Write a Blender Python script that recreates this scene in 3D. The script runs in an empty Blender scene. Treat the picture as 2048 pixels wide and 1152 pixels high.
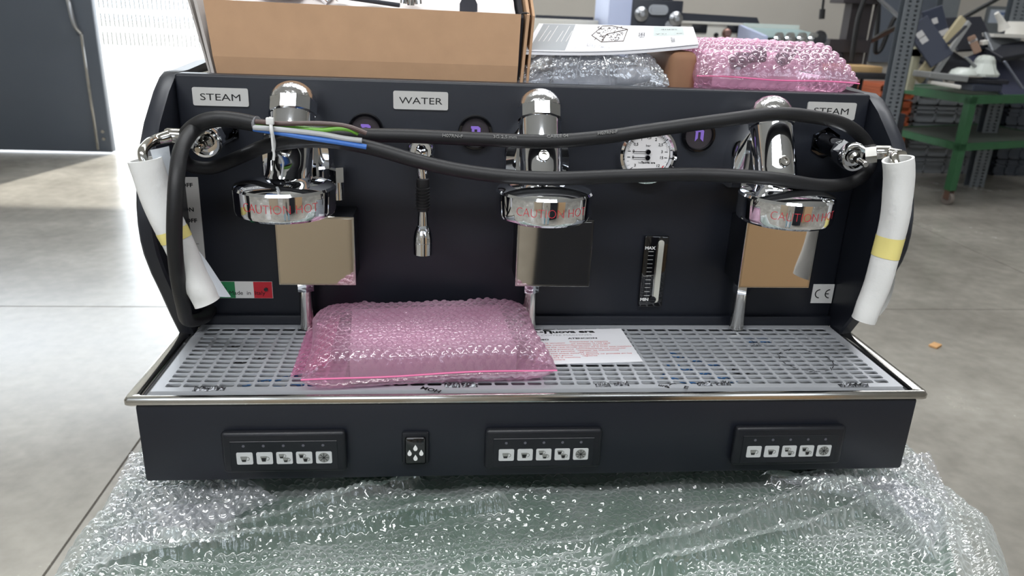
import bpy, bmesh, math, random
import numpy as np
from mathutils import Matrix, Vector
random.seed(7); rng = np.random.RandomState(5)
sc = bpy.context.scene; COL = sc.collection
PI = math.pi
ZO = 1.0            # the drip tray's top is 1 m above the floor; coordinates below are measured from the tray

# ------------------------------------------------------------------ camera, world, lights, exposure
F_PX, PITCH, YAW, ROLL = 1523.3, 0.34415, -0.0993, 0.03938
CAM = np.array([-0.1299, -0.83015, 0.4398])
def cam_axes():
    fwd = np.array([-math.sin(YAW)*math.cos(PITCH), math.cos(YAW)*math.cos(PITCH), -math.sin(PITCH)])
    right = np.array([math.cos(YAW), math.sin(YAW), 0.0]); up = np.cross(right, fwd)
    return math.cos(ROLL)*right+math.sin(ROLL)*up, -math.sin(ROLL)*right+math.cos(ROLL)*up, fwd
CR, CU, CF = cam_axes()
def U(px, py, axis, val):
    """measure: the point of the real plane (axis = val) seen at that pixel of the photograph"""
    d = CF + (px-1024)/F_PX*CR - (py-576)/F_PX*CU
    t = (val-CAM[axis])/d[axis]
    return CAM + t*d
cd = bpy.data.cameras.new('camera'); co = bpy.data.objects.new('camera', cd); COL.objects.link(co)
co.matrix_world = Matrix([[CR[0], CU[0], -CF[0], CAM[0]], [CR[1], CU[1], -CF[1], CAM[1]], [CR[2], CU[2], -CF[2], CAM[2]+ZO], [0, 0, 0, 1]])
cd.sensor_width = 36; cd.lens = 36*F_PX/2048; cd.clip_start = .02; cd.clip_end = 200
cd.dof.use_dof = True; cd.dof.focus_distance = 1.0; cd.dof.aperture_fstop = 8
sc.camera = co
vs = sc.view_settings; vs.view_transform = 'Standard'; vs.look = 'None'; vs.gamma = 1; vs.use_curve_mapping = False
vs.exposure = 0.0
w = bpy.data.worlds.new('World'); sc.world = w; w.use_nodes = True
bg = w.node_tree.nodes['Background']; bg.inputs[0].default_value = (.86, .93, 1, 1); bg.inputs[1].default_value = 7.0
def area(name, loc, size, power, rot=(0, 0, 0), col=(1, 1, 1)):
    l = bpy.data.lights.new(name, 'AREA'); l.shape = 'RECTANGLE'; l.size, l.size_y = size; l.energy = power; l.color = col
    o = bpy.data.objects.new(name, l); o.location = loc; o.rotation_euler = rot; COL.objects.link(o); return o
sl = bpy.data.lights.new('sun', 'SUN'); sl.energy = 8; sl.angle = .02; sl.color = (1, .96, .88)
so = bpy.data.objects.new('sun', sl); so.rotation_euler = (math.radians(-48), 0, math.radians(-12)); so.location = (0, 12, 9); COL.objects.link(so)
area('ceiling_light_front', (-1.0, -2.6, 4.7), (5, .8), 250, col=(.96, .98, 1))
area('ceiling_light_mid', (.8, 1.6, 4.7), (5, .7), 140, col=(.96, .98, 1))
area('ceiling_light_back', (2.5, 5.6, 4.7), (6, .8), 150, col=(.98, .98, 1))

# ------------------------------------------------------------------ materials
def lin(c):
    return tuple(((x/12.92) if x <= .04045 else ((x+.055)/1.055)**2.4) for x in c)
MATS = {}
def mat(name, rgb, rough=.5, metal=0., noise=0., bump=0., nscale=40., spec=.5, coat=0., emit=0., alpha=1., trans=0., ior=1.45, aniso=0.):
    if name in MATS: return MATS[name]
    m = bpy.data.materials.new(name); m.use_nodes = True; nt = m.node_tree; b = nt.nodes['Principled BSDF']
    c = lin([x/255 for x in rgb])
    b.inputs['Base Color'].default_value = (*c, 1); b.inputs['Roughness'].default_value = rough; b.inputs['Metallic'].default_value = metal
    b.inputs['Specular IOR Level'].default_value = spec; b.inputs['Coat Weight'].default_value = coat
    b.inputs['Alpha'].default_value = alpha; b.inputs['Transmission Weight'].default_value = trans; b.inputs['IOR'].default_value = ior
    if emit: b.inputs['Emission Color'].default_value = (*c, 1); b.inputs['Emission Strength'].default_value = emit
    if noise or bump:
        tc = nt.nodes.new('ShaderNodeTexCoord'); n = nt.nodes.new('ShaderNodeTexNoise'); n.inputs['Scale'].default_value = nscale; n.inputs['Detail'].default_value = 5
        nt.links.new(tc.outputs['Object'], n.inputs['Vector'])
        if noise:
            r = nt.nodes.new('ShaderNodeMix'); r.data_type = 'RGBA'
            r.inputs['A'].default_value = (*[x*(1-noise) for x in c], 1); r.inputs['B'].default_value = (*[min(1, x*(1+noise)) for x in c], 1)
            nt.links.new(n.outputs['Fac'], r.inputs['Factor']); nt.links.new(r.outputs['Result'], b.inputs['Base Color'])
        if bump:
            bp = nt.nodes.new('ShaderNodeBump'); bp.inputs['Strength'].default_value = bump; bp.inputs['Distance'].default_value = .002
            nt.links.new(n.outputs['Fac'], bp.inputs['Height']); nt.links.new(bp.outputs['Normal'], b.inputs['Normal'])
    MATS[name] = m; return m
def film(name, tint, body, lo, hi, rough=.12, blend=.45, gloss=.5):
    """thin plastic film: see-through when faced, milky and shiny when seen edge-on"""
    m = bpy.data.materials.new(name); m.use_nodes = True; nt = m.node_tree; nt.nodes.clear(); N = nt.nodes.new; L = nt.links.new
    out = N('ShaderNodeOutputMaterial'); tr = N('ShaderNodeBsdfTransparent'); tr.inputs[0].default_value = (*lin([x/255 for x in tint]), 1)
    df = N('ShaderNodeBsdfDiffuse'); tl = N('ShaderNodeBsdfTranslucent'); gl = N('ShaderNodeBsdfGlossy')
    for s in (df, tl): s.inputs[0].default_value = (*lin([x/255 for x in body]), 1)
    gl.inputs[0].default_value = (.95, .95, .95, 1); gl.inputs['Roughness'].default_value = rough
    lw = N('ShaderNodeLayerWeight'); lw.inputs[0].default_value = blend
    mr = N('ShaderNodeMapRange'); mr.inputs['To Min'].default_value = lo; mr.inputs['To Max'].default_value = hi
    tc = N('ShaderNodeTexCoord'); no = N('ShaderNodeTexNoise'); no.inputs['Scale'].default_value = 90; no.inputs['Detail'].default_value = 3; bp = N('ShaderNodeBump'); bp.inputs['Strength'].default_value = .35; bp.inputs['Distance'].default_value = .003
    L(tc.outputs['Object'], no.inputs[0]); L(no.outputs[0], bp.inputs['Height'])
    for s in (gl, df): L(bp.outputs[0], s.inputs['Normal'])
    m1 = N('ShaderNodeMixShader'); m1.inputs[0].default_value = .45; L(df.outputs[0], m1.inputs[1]); L(tl.outputs[0], m1.inputs[2])
    m2 = N('ShaderNodeMixShader'); m2.inputs[0].default_value = gloss; L(m1.outputs[0], m2.inputs[1]); L(gl.outputs[0], m2.inputs[2])
    m3 = N('ShaderNodeMixShader'); n7 = N('ShaderNodeTexNoise'); n7.inputs['Scale'].default_value = 9; n7.inputs['Detail'].default_value = 3; L(tc.outputs['Object'], n7.inputs[0]); m7 = N('ShaderNodeMapRange'); m7.inputs['From Min'].default_value = .3; m7.inputs['From Max'].default_value = .7; m7.inputs['To Min'].default_value = .55; m7.inputs['To Max'].default_value = 1.25; L(n7.outputs[0], m7.inputs[0]); mm = N('ShaderNodeMath'); mm.operation = 'MULTIPLY'; mm.use_clamp = True; L(lw.outputs['Facing'], mr.inputs[0]); L(mr.outputs[0], mm.inputs[0]); L(m7.outputs[0], mm.inputs[1]); L(mm.outputs[0], m3.inputs[0]); L(tr.outputs[0], m3.inputs[1]); L(m2.outputs[0], m3.inputs[2])
    L(m3.outputs[0], out.inputs[0]); MATS[name] = m; return m
BLACK = mat('matte_black_paint', (26, 29, 37), .42, spec=.5, bump=.04, nscale=900)
SIDEB = mat('satin_black_side', (30, 33, 41), .38)
PLAS = mat('black_plastic', (19, 21, 27), .38, bump=.15, nscale=1200)
GLOSSB = mat('gloss_black', (10, 10, 13), .07, coat=.6)
CHROME = mat('chrome', (232, 234, 238), .035, 1)
STEEL = mat('polished_steel', (205, 203, 198), .14, 1)
MIRROR = mat('mirror_steel', (226, 223, 218), .04, 1)
BRUSH = mat('brushed_steel', (178, 181, 186), .38, 1, noise=.06, nscale=120)
GRILLE = mat('grille_steel', (196, 199, 204), .45, .45)
TRAYB = mat('tray_bottom_steel', (148, 151, 154), .55, .15, noise=.12, nscale=12)
LABEL = mat('silver_label', (196, 195, 192), .42, .15)
INK = mat('black_ink', (20, 20, 22), .6)
WHITE = mat('white_print', (226, 226, 224), .55)
GREYP = mat('grey_print', (150, 150, 148), .6)
RUBBER = mat('black_rubber', (24, 24, 26), .5, bump=.1, nscale=500)
CARD = mat('cardboard', (184, 148, 116), .85, noise=.10, bump=.2, nscale=35)
CARDD = mat('cardboard_edge', (120, 88, 60), .9)
PAPER = mat('white_paper', (232, 232, 236), .7)
PURPLE = mat('purple_enamel', (142, 112, 205), .4)
REDP = mat('red_print', (200, 45, 60), .6)
FOAM = mat('white_foam', (226, 226, 224), .85, bump=.35, nscale=140)
GREENP = mat('green_paint', (47, 96, 62), .55, noise=.2, nscale=8)
FILM = film('clear_bubble_film', (246, 250, 248), (240, 244, 244), .22, .96, .10, .45, .42)
FILM2 = film('clear_wrap_film', (248, 249, 252), (240, 242, 246), .34, .97, .10, .5, .5)
PINKF = film('pink_bubble_film', (252, 226, 240), (240, 200, 222), .30, .95, .10, .40, .36)
PINKF2 = film('pink_seam_film', (248, 196, 222), (242, 168, 204), .45, .98, .12, .4, .3)

# ------------------------------------------------------------------ mesh helpers
def cr_path(pts, k=6):
    pts = [np.array(p, float) for p in pts]; P = [2*pts[0]-pts[1]]+pts+[2*pts[-1]-pts[-2]]; out = []
    for i in range(1, len(P)-2):
        a, b, c, d = P[i-1:i+3]
        for j in range(k):
            t = j/k; out.append(.5*((2*b)+(-a+c)*t+(2*a-5*b+4*c-d)*t*t+(-a+3*b-3*c+d)*t**3))
    out.append(pts[-1]); return out
class M:
    def __init__(s): s.V = []; s.F = []
    def add(s, V, F, m=None):
        n = len(s.V)
        s.V += [tuple(m @ Vector(v)) if m else tuple(v) for v in V]; s.F += [tuple(i+n for i in f) for f in F]; return s
    def box(s, x0, x1, y0, y1, z0, z1, bev=0, seg=2, m=None):
        if not bev:
            V = [(x, y, z) for z in (z0, z1) for y in (y0, y1) for x in (x0, x1)]
            return s.add(V, [(0, 2, 3, 1), (4, 5, 7, 6), (0, 1, 5, 4), (2, 6, 7, 3), (0, 4, 6, 2), (1, 3, 7, 5)], m)
        bm = bmesh.new(); bmesh.ops.create_cube(bm, size=1)
        for v in bm.verts: v.co = ((x0+x1)/2+v.co.x*(x1-x0), (y0+y1)/2+v.co.y*(y1-y0), (z0+z1)/2+v.co.z*(z1-z0))
        bmesh.ops.bevel(bm, geom=bm.edges[:], offset=bev, segments=seg, affect='EDGES', profile=.5)
        bm.verts.index_update(); s.add([v.co[:] for v in bm.verts], [[v.index for v in f.verts] for f in bm.faces], m); bm.free(); return s
    def rings(s, loops, close=True, cap0=False, cap1=False, m=None):
        n = len(loops[0]); V = [p for l in loops for p in l]; F = []
        for i in range(len(loops)-1):
            for j in range(n if close else n-1):
                k = (j+1) % n; F.append((i*n+j, i*n+k, (i+1)*n+k, (i+1)*n+j))
        if cap0: F.append(tuple(range(n))[::-1])
        if cap1: F.append(tuple(range((len(loops)-1)*n, len(loops)*n)))
        return s.add(V, F, m)
    def lathe(s, prof, o, ax=(0, 0, 1), n=32, rot=0, cap=True):
        ax = np.array(ax, float); ax /= np.linalg.norm(ax); h = np.array([1., 0, 0]) if abs(ax[0]) < .9 else np.array([0, 1., 0])
        a = np.cross(ax, h); a /= np.linalg.norm(a); b = np.cross(ax, a); o = np.array(o, float)
        L = [[o+ax*t+r*(math.cos(rot+2*PI*i/n)*a+math.sin(rot+2*PI*i/n)*b) for i in range(n)] for r, t in prof]
        return s.rings(L, cap0=cap, cap1=cap)
    def cyl(s, p0, p1, r0, r1=None, n=24, rot=0):
        r1 = r0 if r1 is None else r1; d = np.array(p1, float)-np.array(p0, float)
        return s.lathe([(r0, 0), (r1, np.linalg.norm(d))], p0, d, n, rot)
    def tube(s, path, r, n=16, k=6, caps=True, flat=None):
        P = cr_path(path, k) if k > 1 else [np.array(p, float) for p in path]
        R = r if hasattr(r, '__len__') else [r]*len(P)
        if len(R) != len(P): R = np.interp(np.linspace(0, 1, len(P)), np.linspace(0, 1, len(R)), R)
        T = [P[min(i+1, len(P)-1)]-P[max(i-1, 0)] for i in range(len(P))]; T = [t/np.linalg.norm(t) for t in T]
        u = np.cross(T[0], [0.13, .9, .2]); u /= np.linalg.norm(u); L = []
        for p, t, rr in zip(P, T, R):
            u = u-t*np.dot(u, t); u /= np.linalg.norm(u); v = np.cross(t, u)
            L.append([p+rr*(math.cos(2*PI*i/n)*u+math.sin(2*PI*i/n)*v) for i in range(n)])
        return s.rings(L, cap0=caps, cap1=caps)
    def prism(s, poly, f0, f1):
        """poly in 2-D; f0, f1 map a 2-D point to 3-D (two faces)"""
        n = len(poly); V = [f0(*p) for p in poly]+[f1(*p) for p in poly]
        return s.add(V, [tuple(range(n)), tuple(range(2*n-1, n-1, -1))]+[(i, i+n, (i+1) % n+n, (i+1) % n) for i in range(n)])
    def xz(s, poly, y0, y1): return s.prism(poly, lambda a, b: (a, y0, b), lambda a, b: (a, y1, b))
    def xy(s, poly, z0, z1): return s.prism(poly, lambda a, b: (a, b, z0), lambda a, b: (a, b, z1))
    def yz(s, poly, x0, x1): return s.prism(poly, lambda a, b: (x0, a, b), lambda a, b: (x1, a, b))
    def text(s, body, size, m, sx=1., ext=.0001, align='CENTER', bold=0.):
        c = bpy.data.curves.new('t', 'FONT'); c.body = body; c.size = size; c.extrude = ext; c.align_x = align; c.align_y = 'CENTER'; c.offset = bold; c.resolution_u = 3
        o = bpy.data.objects.new('t', c); COL.objects.link(o); dg = bpy.context.evaluated_depsgraph_get(); me = o.evaluated_get(dg).to_mesh()
        V = [(v.co.x*sx, v.co.y, v.co.z) for v in me.vertices]; F = [tuple(p.vertices) for p in me.polygons]
        if callable(m): s.add([m(v) for v in V], F)
        else: s.add(V, F, m)
        bpy.data.objects.remove(o); bpy.data.curves.remove(c); return s
def rrect(cx, cy, w, h, r, n=4):
    out = []
    for k, (sx, sy) in enumerate(((1, 1), (-1, 1), (-1, -1), (1, -1))):
        for i in range(n+1):
            a = k*PI/2+i/n*PI/2; out.append((cx+sx*(w/2-r)+r*math.cos(a), cy+sy*(h/2-r)+r*math.sin(a)))
    return out
def front(x, y, z): return Matrix.Translation((x, y, z)) @ Matrix.Rotation(PI/2, 4, 'X')
def finish(me, angle=32):
    for p in me.polygons: p.use_smooth = True
    me.set_sharp_from_angle(angle=math.radians(angle))
ROOT = {}
def tag(o, label=None, cat=None, group=None, kind=None):
    for k, v in (('label', label), ('category', cat), ('group', group), ('kind', kind)):
        if v: o[k] = v
    return o
def empty(name, loc, label=None, cat=None, group=None, kind=None):
    o = bpy.data.objects.new(name, None); COL.objects.link(o); o.location = (loc[0], loc[1], loc[2]+ZO); o.empty_display_size = .05
    ROOT[o.name] = np.array(loc, float); return tag(o, label, cat, group, kind)
def mk(name, mb, m, parent=None, label=None, cat=None, group=None, kind=None, flat=False, angle=32):
    V = np.array(mb.V, float)
    if parent is None:
        loc = np.array([(V[:, 0].min()+V[:, 0].max())/2, (V[:, 1].min()+V[:, 1].max())/2, V[:, 2].min()])
    else: loc = ROOT[parent.name]
    me = bpy.data.meshes.new(name); me.from_pydata([tuple(v) for v in V-loc], [], mb.F); me.materials.append(m)
    bm = bmesh.new(); bm.from_mesh(me); bmesh.ops.recalc_face_normals(bm, faces=bm.faces[:]); bm.to_mesh(me); bm.free()
    if not flat: finish(me, angle)
    o = bpy.data.objects.new(name, me); COL.objects.link(o); ROOT[o.name] = loc
    if parent is None: o.location = (loc[0], loc[1], loc[2]+ZO)
    else: o.parent = parent
    return tag(o, label, cat, group, kind)
def kids(o): return [c for c in COL.objects if c.parent == o]
def copy_tree(o, parent=None, off=(0, 0, 0)):
    c = o.copy(); COL.objects.link(c); c.parent = parent; c.location = o.location+Vector(off)
    if o.name in ROOT: ROOT[c.name] = ROOT[o.name]+np.array(off) if parent is None else ROOT[o.name]
    for ch in kids(o): copy_tree(ch, c)
    return c
def grid_mesh(name, X, Y, Z, m, parent=None, **kw):
    ny, nx = X.shape; V = np.stack([X, Y, Z], -1).reshape(-1, 3)
    loc = np.array([X.mean(), Y.mean(), Z.min()]) if parent is None else ROOT[parent.name]
    idx = np.arange(nx*ny).reshape(ny, nx); F = np.stack([idx[:-1, :-1], idx[:-1, 1:], idx[1:, 1:], idx[1:, :-1]], -1).reshape(-1, 4)
    me = bpy.data.meshes.new(name); me.vertices.add(len(V)); me.vertices.foreach_set('co', (V-loc).astype(np.float32).ravel())
    me.loops.add(F.size); me.loops.foreach_set('vertex_index', F.ravel().astype(np.int32))
    me.polygons.add(len(F)); me.polygons.foreach_set('loop_start', np.arange(0, F.size, 4, dtype=np.int32)); me.update(calc_edges=True)
    me.polygons.foreach_set('use_smooth', np.ones(len(F), bool)); me.materials.append(m); me.validate()
    o = bpy.data.objects.new(name, me); COL.objects.link(o); ROOT[o.name] = loc
    if parent is None: o.location = (loc[0], loc[1], loc[2]+ZO)
    else: o.parent = parent
    return tag(o, **kw)
def vnoise(x, y, s, seed=0):
    """smooth value noise, numpy"""
    x = x*s+seed*17.3; y = y*s+seed*9.1; xi = np.floor(x).astype(int); yi = np.floor(y).astype(int); fx = x-xi; fy = y-yi
    fx = fx*fx*(3-2*fx); fy = fy*fy*(3-2*fy)
    def h(a, b):
        n = (a*374761393+b*668265263+seed*69069) & 0x7fffffff; n = ((n ^ (n >> 13))*1274126177) & 0x7fffffff; return (n ^ (n >> 16)) % 10007/10007.
    return (h(xi, yi)*(1-fx)+h(xi+1, yi)*fx)*(1-fy)+(h(xi, yi+1)*(1-fx)+h(xi+1, yi+1)*fx)*fy
def bubbles(x, y, p=.0125, r=.0048, h=.0028):
    """field of domes on a hexagonal lattice"""
    out = np.zeros_like(x); ry = p*.866
    j0 = np.floor(y/ry)
    for dj in (0, 1):
        j = j0+dj; off = (j % 2)*.5*p; i = np.round((x-off)/p); dx = x-(i*p+off); dy = y-j*ry
        d = np.sqrt(dx*dx+dy*dy)/r; out = np.maximum(out, np.sqrt(np.clip(1-d**2.6, 0, 1)))
    return h*out

# ------------------------------------------------------------------ the room
def floor_mat():
    m = bpy.data.materials.new('polished_concrete'); m.use_nodes = True; nt = m.node_tree; b = nt.nodes['Principled BSDF']; N = nt.nodes.new; L = nt.links.new
    tc = N('ShaderNodeTexCoord'); n1 = N('ShaderNodeTexNoise'); n1.inputs['Scale'].default_value = .9; n1.inputs['Detail'].default_value = 9; n1.inputs['Roughness'].default_value = .62
    n2 = N('ShaderNodeTexNoise'); n2.inputs['Scale'].default_value = 14; n2.inputs['Detail'].default_value = 6
    for n in (n1, n2): L(tc.outputs['Object'], n.inputs['Vector'])
    r = N('ShaderNodeValToRGB'); r.color_ramp.elements[0].position = .33; r.color_ramp.elements[0].color = (*lin((.49, .475, .445)), 1)
    r.color_ramp.elements[1].position = .68; r.color_ramp.elements[1].color = (*lin((.66, .645, .61)), 1)
    mx = N('ShaderNodeMix'); mx.data_type = 'RGBA'; mx.blend_type = 'OVERLAY'; mx.inputs['Factor'].default_value = .25
    L(n1.outputs['Fac'], r.inputs[0]); L(r.outputs[0], mx.inputs['A']); L(n2.outputs['Fac'], mx.inputs['B']); L(mx.outputs['Result'], b.inputs['Base Color'])
    rr = N('ShaderNodeMapRange'); rr.inputs['To Min'].default_value = .16; rr.inputs['To Max'].default_value = .34; L(n1.outputs['Fac'], rr.inputs[0]); L(rr.outputs[0], b.inputs['Roughness'])
    bp = N('ShaderNodeBump'); bp.inputs['Strength'].default_value = .08; L(n2.outputs['Fac'], bp.inputs['Height']); L(bp.outputs[0], b.inputs['Normal'])
    return m
FLOORM = floor_mat()
WALLM = mat('wall_paint', (196, 192, 184), .85, noise=.04, nscale=2)
CEILM = mat('ceiling_paint', (200, 200, 198), .9)
# floor slabs with recessed saw-cut joints between them
fl = empty('floor', (0, 0, -1.0), kind='structure')
jx = [-8.0, -1.17, 3.6, 9.0]; jy = [-7.0, -2.3, 2.86, 9.05]; g = .004
for a in range(3):
    for b in range(3):
        mk('slab', M().box(jx[a]+g, jx[a+1]-g, jy[b]+g, jy[b+1]-g, -1.1, -1.0), FLOORM, fl, flat=True)
mk('joint_bed', M().box(-8, 9, -7, 9.05, -1.12, -1.008), mat('joint_dirt', (96, 92, 88), .9), fl, flat=True)
mk('trim_1', M().box(-40, 40, 9.05, 60, -1.12, -1.01), mat('yard_concrete', (214, 212, 205), .8, noise=.08, nscale=1), kind='structure')
mk('ceiling', M().box(-8.2, 9.2, -7.2, 9.2, 4.0, 4.2), CEILM, kind='structure')
mk('wall_left', M().box(-8.2, -8, -7.2, 9.2, -1, 4.0), WALLM, kind='structure')
mk('wall_right', M().box(9, 9.2, -7.2, 9.2, -1, 4.0), WALLM, kind='structure')
mk('wall_front', M().box(-8, 9, -7.2, -7, -1, 4.0), WALLM, kind='structure')
mk('wall_back', M().box(-8, -7.6, 9, 9.2, -1, 4.0).box(-.8, 9, 9, 9.2, -1, 4.0).box(-7.6, -.8, 9, 9.2, 3.0, 4.0), WALLM, kind='structure')
# dark sliding door leaf standing in front of the opening
d1 = empty('door_1', (-4.9, 7.05, -1), kind='structure')
DOORM = mat('dark_door_paint', (84, 91, 101), .45, noise=.08, nscale=1.5)
mk('door_panel', M().box(-6.4, -3.36, 7, 7.1, -.985, .60, bev=.01), DOORM, d1)
mk('edge_profile', M().box(-3.50, -3.475, 6.985, 7.0, -.96, .12, bev=.004), STEEL, d1)
mk('pull_handle', M().tube([(-3.56, 6.985, .45), (-3.53, 6.93, .38), (-3.51, 6.93, .2), (-3.49, 6.985, .13)], .02), BRUSH, d1)
for z in (-.78, -.85): mk('rivet', M().cyl((-3.42, 6.985, z), (-3.42, 7.0, z), .016), STEEL, d1)
# yard fence
fe = empty('yard_fence', (-5.4, 14, -.45), 'sunlit metal grating fence in the yard beyond the doorway', 'fence')
FEM = mat('fence_metal', (16, 19, 14), .6)
fm = M()
for r in range(6):
    z1 = 1.45-r*.31
    for i in range(26):
        x = -6.15+i*.075+.01*random.random(); fm.box(x, x+.026, 14, 14.03, z1-.24, z1)
mk('upright_bars', fm, FEM, fe, kind='stuff', flat=True)
for r in range(7): mk('rail', M().box(-6.25, -4.15, 13.99, 14.04, 1.46-r*.31, 1.52-r*.31), mat('fence_rail', (222, 226, 220), .6), fe, flat=True)
for x in (-6.25, -4.15): mk('post', M().box(x-.04, x+.04, 13.97, 14.05, -1.0, 1.6), mat('fence_rail', (1, 1, 1)), fe, flat=True)
gp = [(-6.0, 13.9, -.5), (-5.95, 13.7, -.6), (-5.9, 12.6, -.62), (-5.9, 12.3, -.98)]
# ------------------------------------------------------------------ table under the machine
tb = empty('work_table', (0, .25, -1), 'green painted steel work table under the espresso machine, covered by the clear bubble wrap', 'table')
GT = mat('green_table_top', (70, 98, 82), .5, noise=.25, nscale=7)
mk('tabletop', M().xy([(-.54, .85), (-.54, -.12), (-.50, -.20), (-.46, -.27), (.43, -.27), (.455, -.20), (.485, -.14), (.51, -.09), (.535, -.03), (.545, .05), (.545, .85)], -.205, -.168), GT, tb)
for x in (-.50, .50):
    for y in (-.05, .82): mk('leg', M().box(x-.025, x+.025, y-.025, y+.025, -1, -.205), GREENP, tb)
mk('shelf', M().box(-.50, .42, -.10, .83, -.70, -.67), GREENP, tb)
# ------------------------------------------------------------------ bubble wrap over the table
nx, ny = 900, 420
X, Y = np.meshgrid(np.linspace(-.69, .72, nx), np.linspace(-.34, .32, ny))
folds = np.zeros_like(X); calm = np.zeros_like(X)
def fold(pix, h, wd, side=0):
    global folds
    P = [U(px, py, 2, -.155)[:2] for px, py in pix]
    for a, b in zip(P[:-1], P[1:]):
        ab = b-a; t = np.clip(((X-a[0])*ab[0]+(Y-a[1])*ab[1])/(ab@ab), 0, 1)
        dx = X-a[0]-t*ab[0]; dy = Y-a[1]-t*ab[1]; d = np.sqrt(dx*dx+dy*dy)
        folds = np.maximum(folds, h*np.exp(-(d/wd)**2))
fold([(240, 1128), (460, 1096), (800, 1040), (1000, 1015)], .017, .008)
fold([(440, 1080), (700, 1005), (830, 968)], .016, .007)
fold([(270, 1060), (330, 1078), (430, 1100)], .016, .007)
fold([(1240, 1130), (1400, 1080), (1560, 1020), (1700, 985)], .022, .010)
fold([(1310, 1145), (1500, 1100), (1740, 1020)], .019, .009)
fold([(1540, 965), (1680, 990), (1760, 1010), (1850, 1110)], .020, .009)
fold([(1180, 1100), (1330, 1040), (1540, 1010)], .011, .007)
fold([(260, 985), (300, 1000), (420, 985), (520, 975)], .014, .012)
fold([(1800, 960), (1880, 1040), (1915, 1150)], .015, .012)
fold([(640, 965), (900, 1010), (1100, 985)], .006, .008)
fold([(850, 1150), (1000, 1105), (1300, 1090)], .006, .007)
wr = (vnoise(X, Y*2.2, 9, 1)-.5)*.016+(vnoise(X+Y*.6, Y*3-X*.5, 26, 2)-.5)*.007
fine = np.abs(vnoise(X*1.3+Y, Y*2.4, 60, 3)-.5)*.0045
Wx = X+(vnoise(X, Y, 7, 4)-.5)*.02; Wy = Y+(vnoise(X, Y, 7, 5)-.5)*.02
bub = bubbles(Wx*.985+Wy*.12, Wy-Wx*.09, .0122, .0048, .0030)
Zw = -.160+np.clip(wr+.004, -.004, 1)+folds+fine+bub
eL, eR, eF = -.545+.012*vnoise(Y, Y, 9, 6), .565+.014*vnoise(Y, Y, 8, 7), -.285
def drop(t, k): t = np.clip(t, 0, None); return k*t**1.5
cornR = np.clip(-.05-Y, 0, 1)*.5
Zw += -drop(eL-X, 7)-drop(X-(eR-cornR), 6)-drop(eF-Y, 14)
under = (np.abs(X) < .47) & (Y > .05)
Zw = np.where(Y > .02, np.minimum(Zw, -.135), Zw)
Zw = np.where((Y > .10) & (np.abs(X) < .49), -.158+bub*.5, Zw)
Zw += np.where(np.abs(X) > .495, .018*np.exp(-((np.abs(X)-.53)/.02)**2)*vnoise(X*3, Y*9, 3, 8), 0)
grid_mesh('bubble_wrap_sheet', X, Y, Zw, FILM, label='large sheet of clear bubble wrap draped over the green table beneath the espresso machine', cat='bubble wrap')

wrap = [o for o in COL.objects if o.name.startswith('bubble_wrap_sheet')][0]
def wrap_patch(pix, seed, amp=.010, n1=220, n2=160):
    c = [U(px, py, 2, z) for px, py, z in pix]; u, v = np.meshgrid(np.linspace(0, 1, n1), np.linspace(0, 1, n2)); u3, v3 = u[..., None], v[..., None]
    u3 = u3+.05*np.sin(v3*5+seed)*(1-u3)*u3*4
    P = (1-u3)*(1-v3)*c[0]+u3*(1-v3)*c[1]+u3*v3*c[2]+(1-u3)*v3*c[3]; x, y = P[..., 0], P[..., 1]
    ed = np.clip(np.minimum(np.minimum(u, 1-u), np.minimum(v, 1-v))*8, 0, 1)
    z = P[..., 2]+ed*((vnoise(x+.4*y, y*2, 22, seed)-.3)*amp*1.8+np.abs(vnoise(x*2, y+x, 60, seed+1)-.5)*amp)+bubbles(x*.9+y*.3, y*.9-x*.3, .0122, .0048, .0025)
    e = wrap; grid_mesh('folded_layer', x, y, z, FILM2, e)
wrap_patch([(150, 1150, -.158), (560, 1000, -.145), (500, 962, -.140), (262, 905, -.140)], 3)
wrap_patch([(335, 1085, -.150), (470, 1085, -.150), (470, 1010, -.144), (300, 1010, -.144)], 6, .006, 120, 90)
wrap_patch([(1760, 1010, -.150), (1960, 1130, -.165), (1858, 905, -.145), (1540, 958, -.142)], 4, .012)
wrap_patch([(1720, 985, -.148), (1850, 1120, -.152), (1900, 1040, -.15), (1790, 960, -.143)], 8, .010, 120, 90)

# ------------------------------------------------------------------ ESPRESSO MACHINE
em = empty('espresso_machine', (0, .4, -.158), 'wide black three-group espresso machine with chrome group heads, standing on the wrapped table', 'coffee machine')
PY = .232     # face of the upright panel
mk('base_body', M().box(-.489, .489, .0026, .74, -.116, -.010, bev=.004), BLACK, em)
mk('back_panel', M().box(-.478, .478, PY, .26, -.01, .352, bev=.004, seg=3), BLACK, em)
mk('lower_ledge', M().box(-.478, .478, PY-.007, PY, -.008, .015, bev=.002), BLACK, em)
mk('rear_body', M().box(-.478, .478, .26, .74, -.01, .334), BLACK, em)
mk('top_plate', M().box(-.474, .474, .262, .738, .334, .337), mat('top_plate_steel', (120, 124, 130), .35, .8), em)
mk('under_tray', M().box(-.44, .43, .03, .7, -.131, -.116, bev=.003), PLAS, em)
for x in (-.42, .41):
    for y in (.07, .66): mk('foot', M().lathe([(.02, 0), (.022, .004), (.018, .027)], (x, y, -.158)), RUBBER, em)
prof = [(.252, .352), (.232, .346), (.205, .331), (.185, .316), (.160, .297), (.139, .274), (.122, .25), (.112, .23), (.104, .205), (.101, .183), (.102, .162), (.107, .143), (.122, .113), (.141, .084), (.171, .035), (.196, -.002), (.70, -.002), (.745, .05), (.745, .36), (.40, .358), (.29, .352)]
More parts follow.
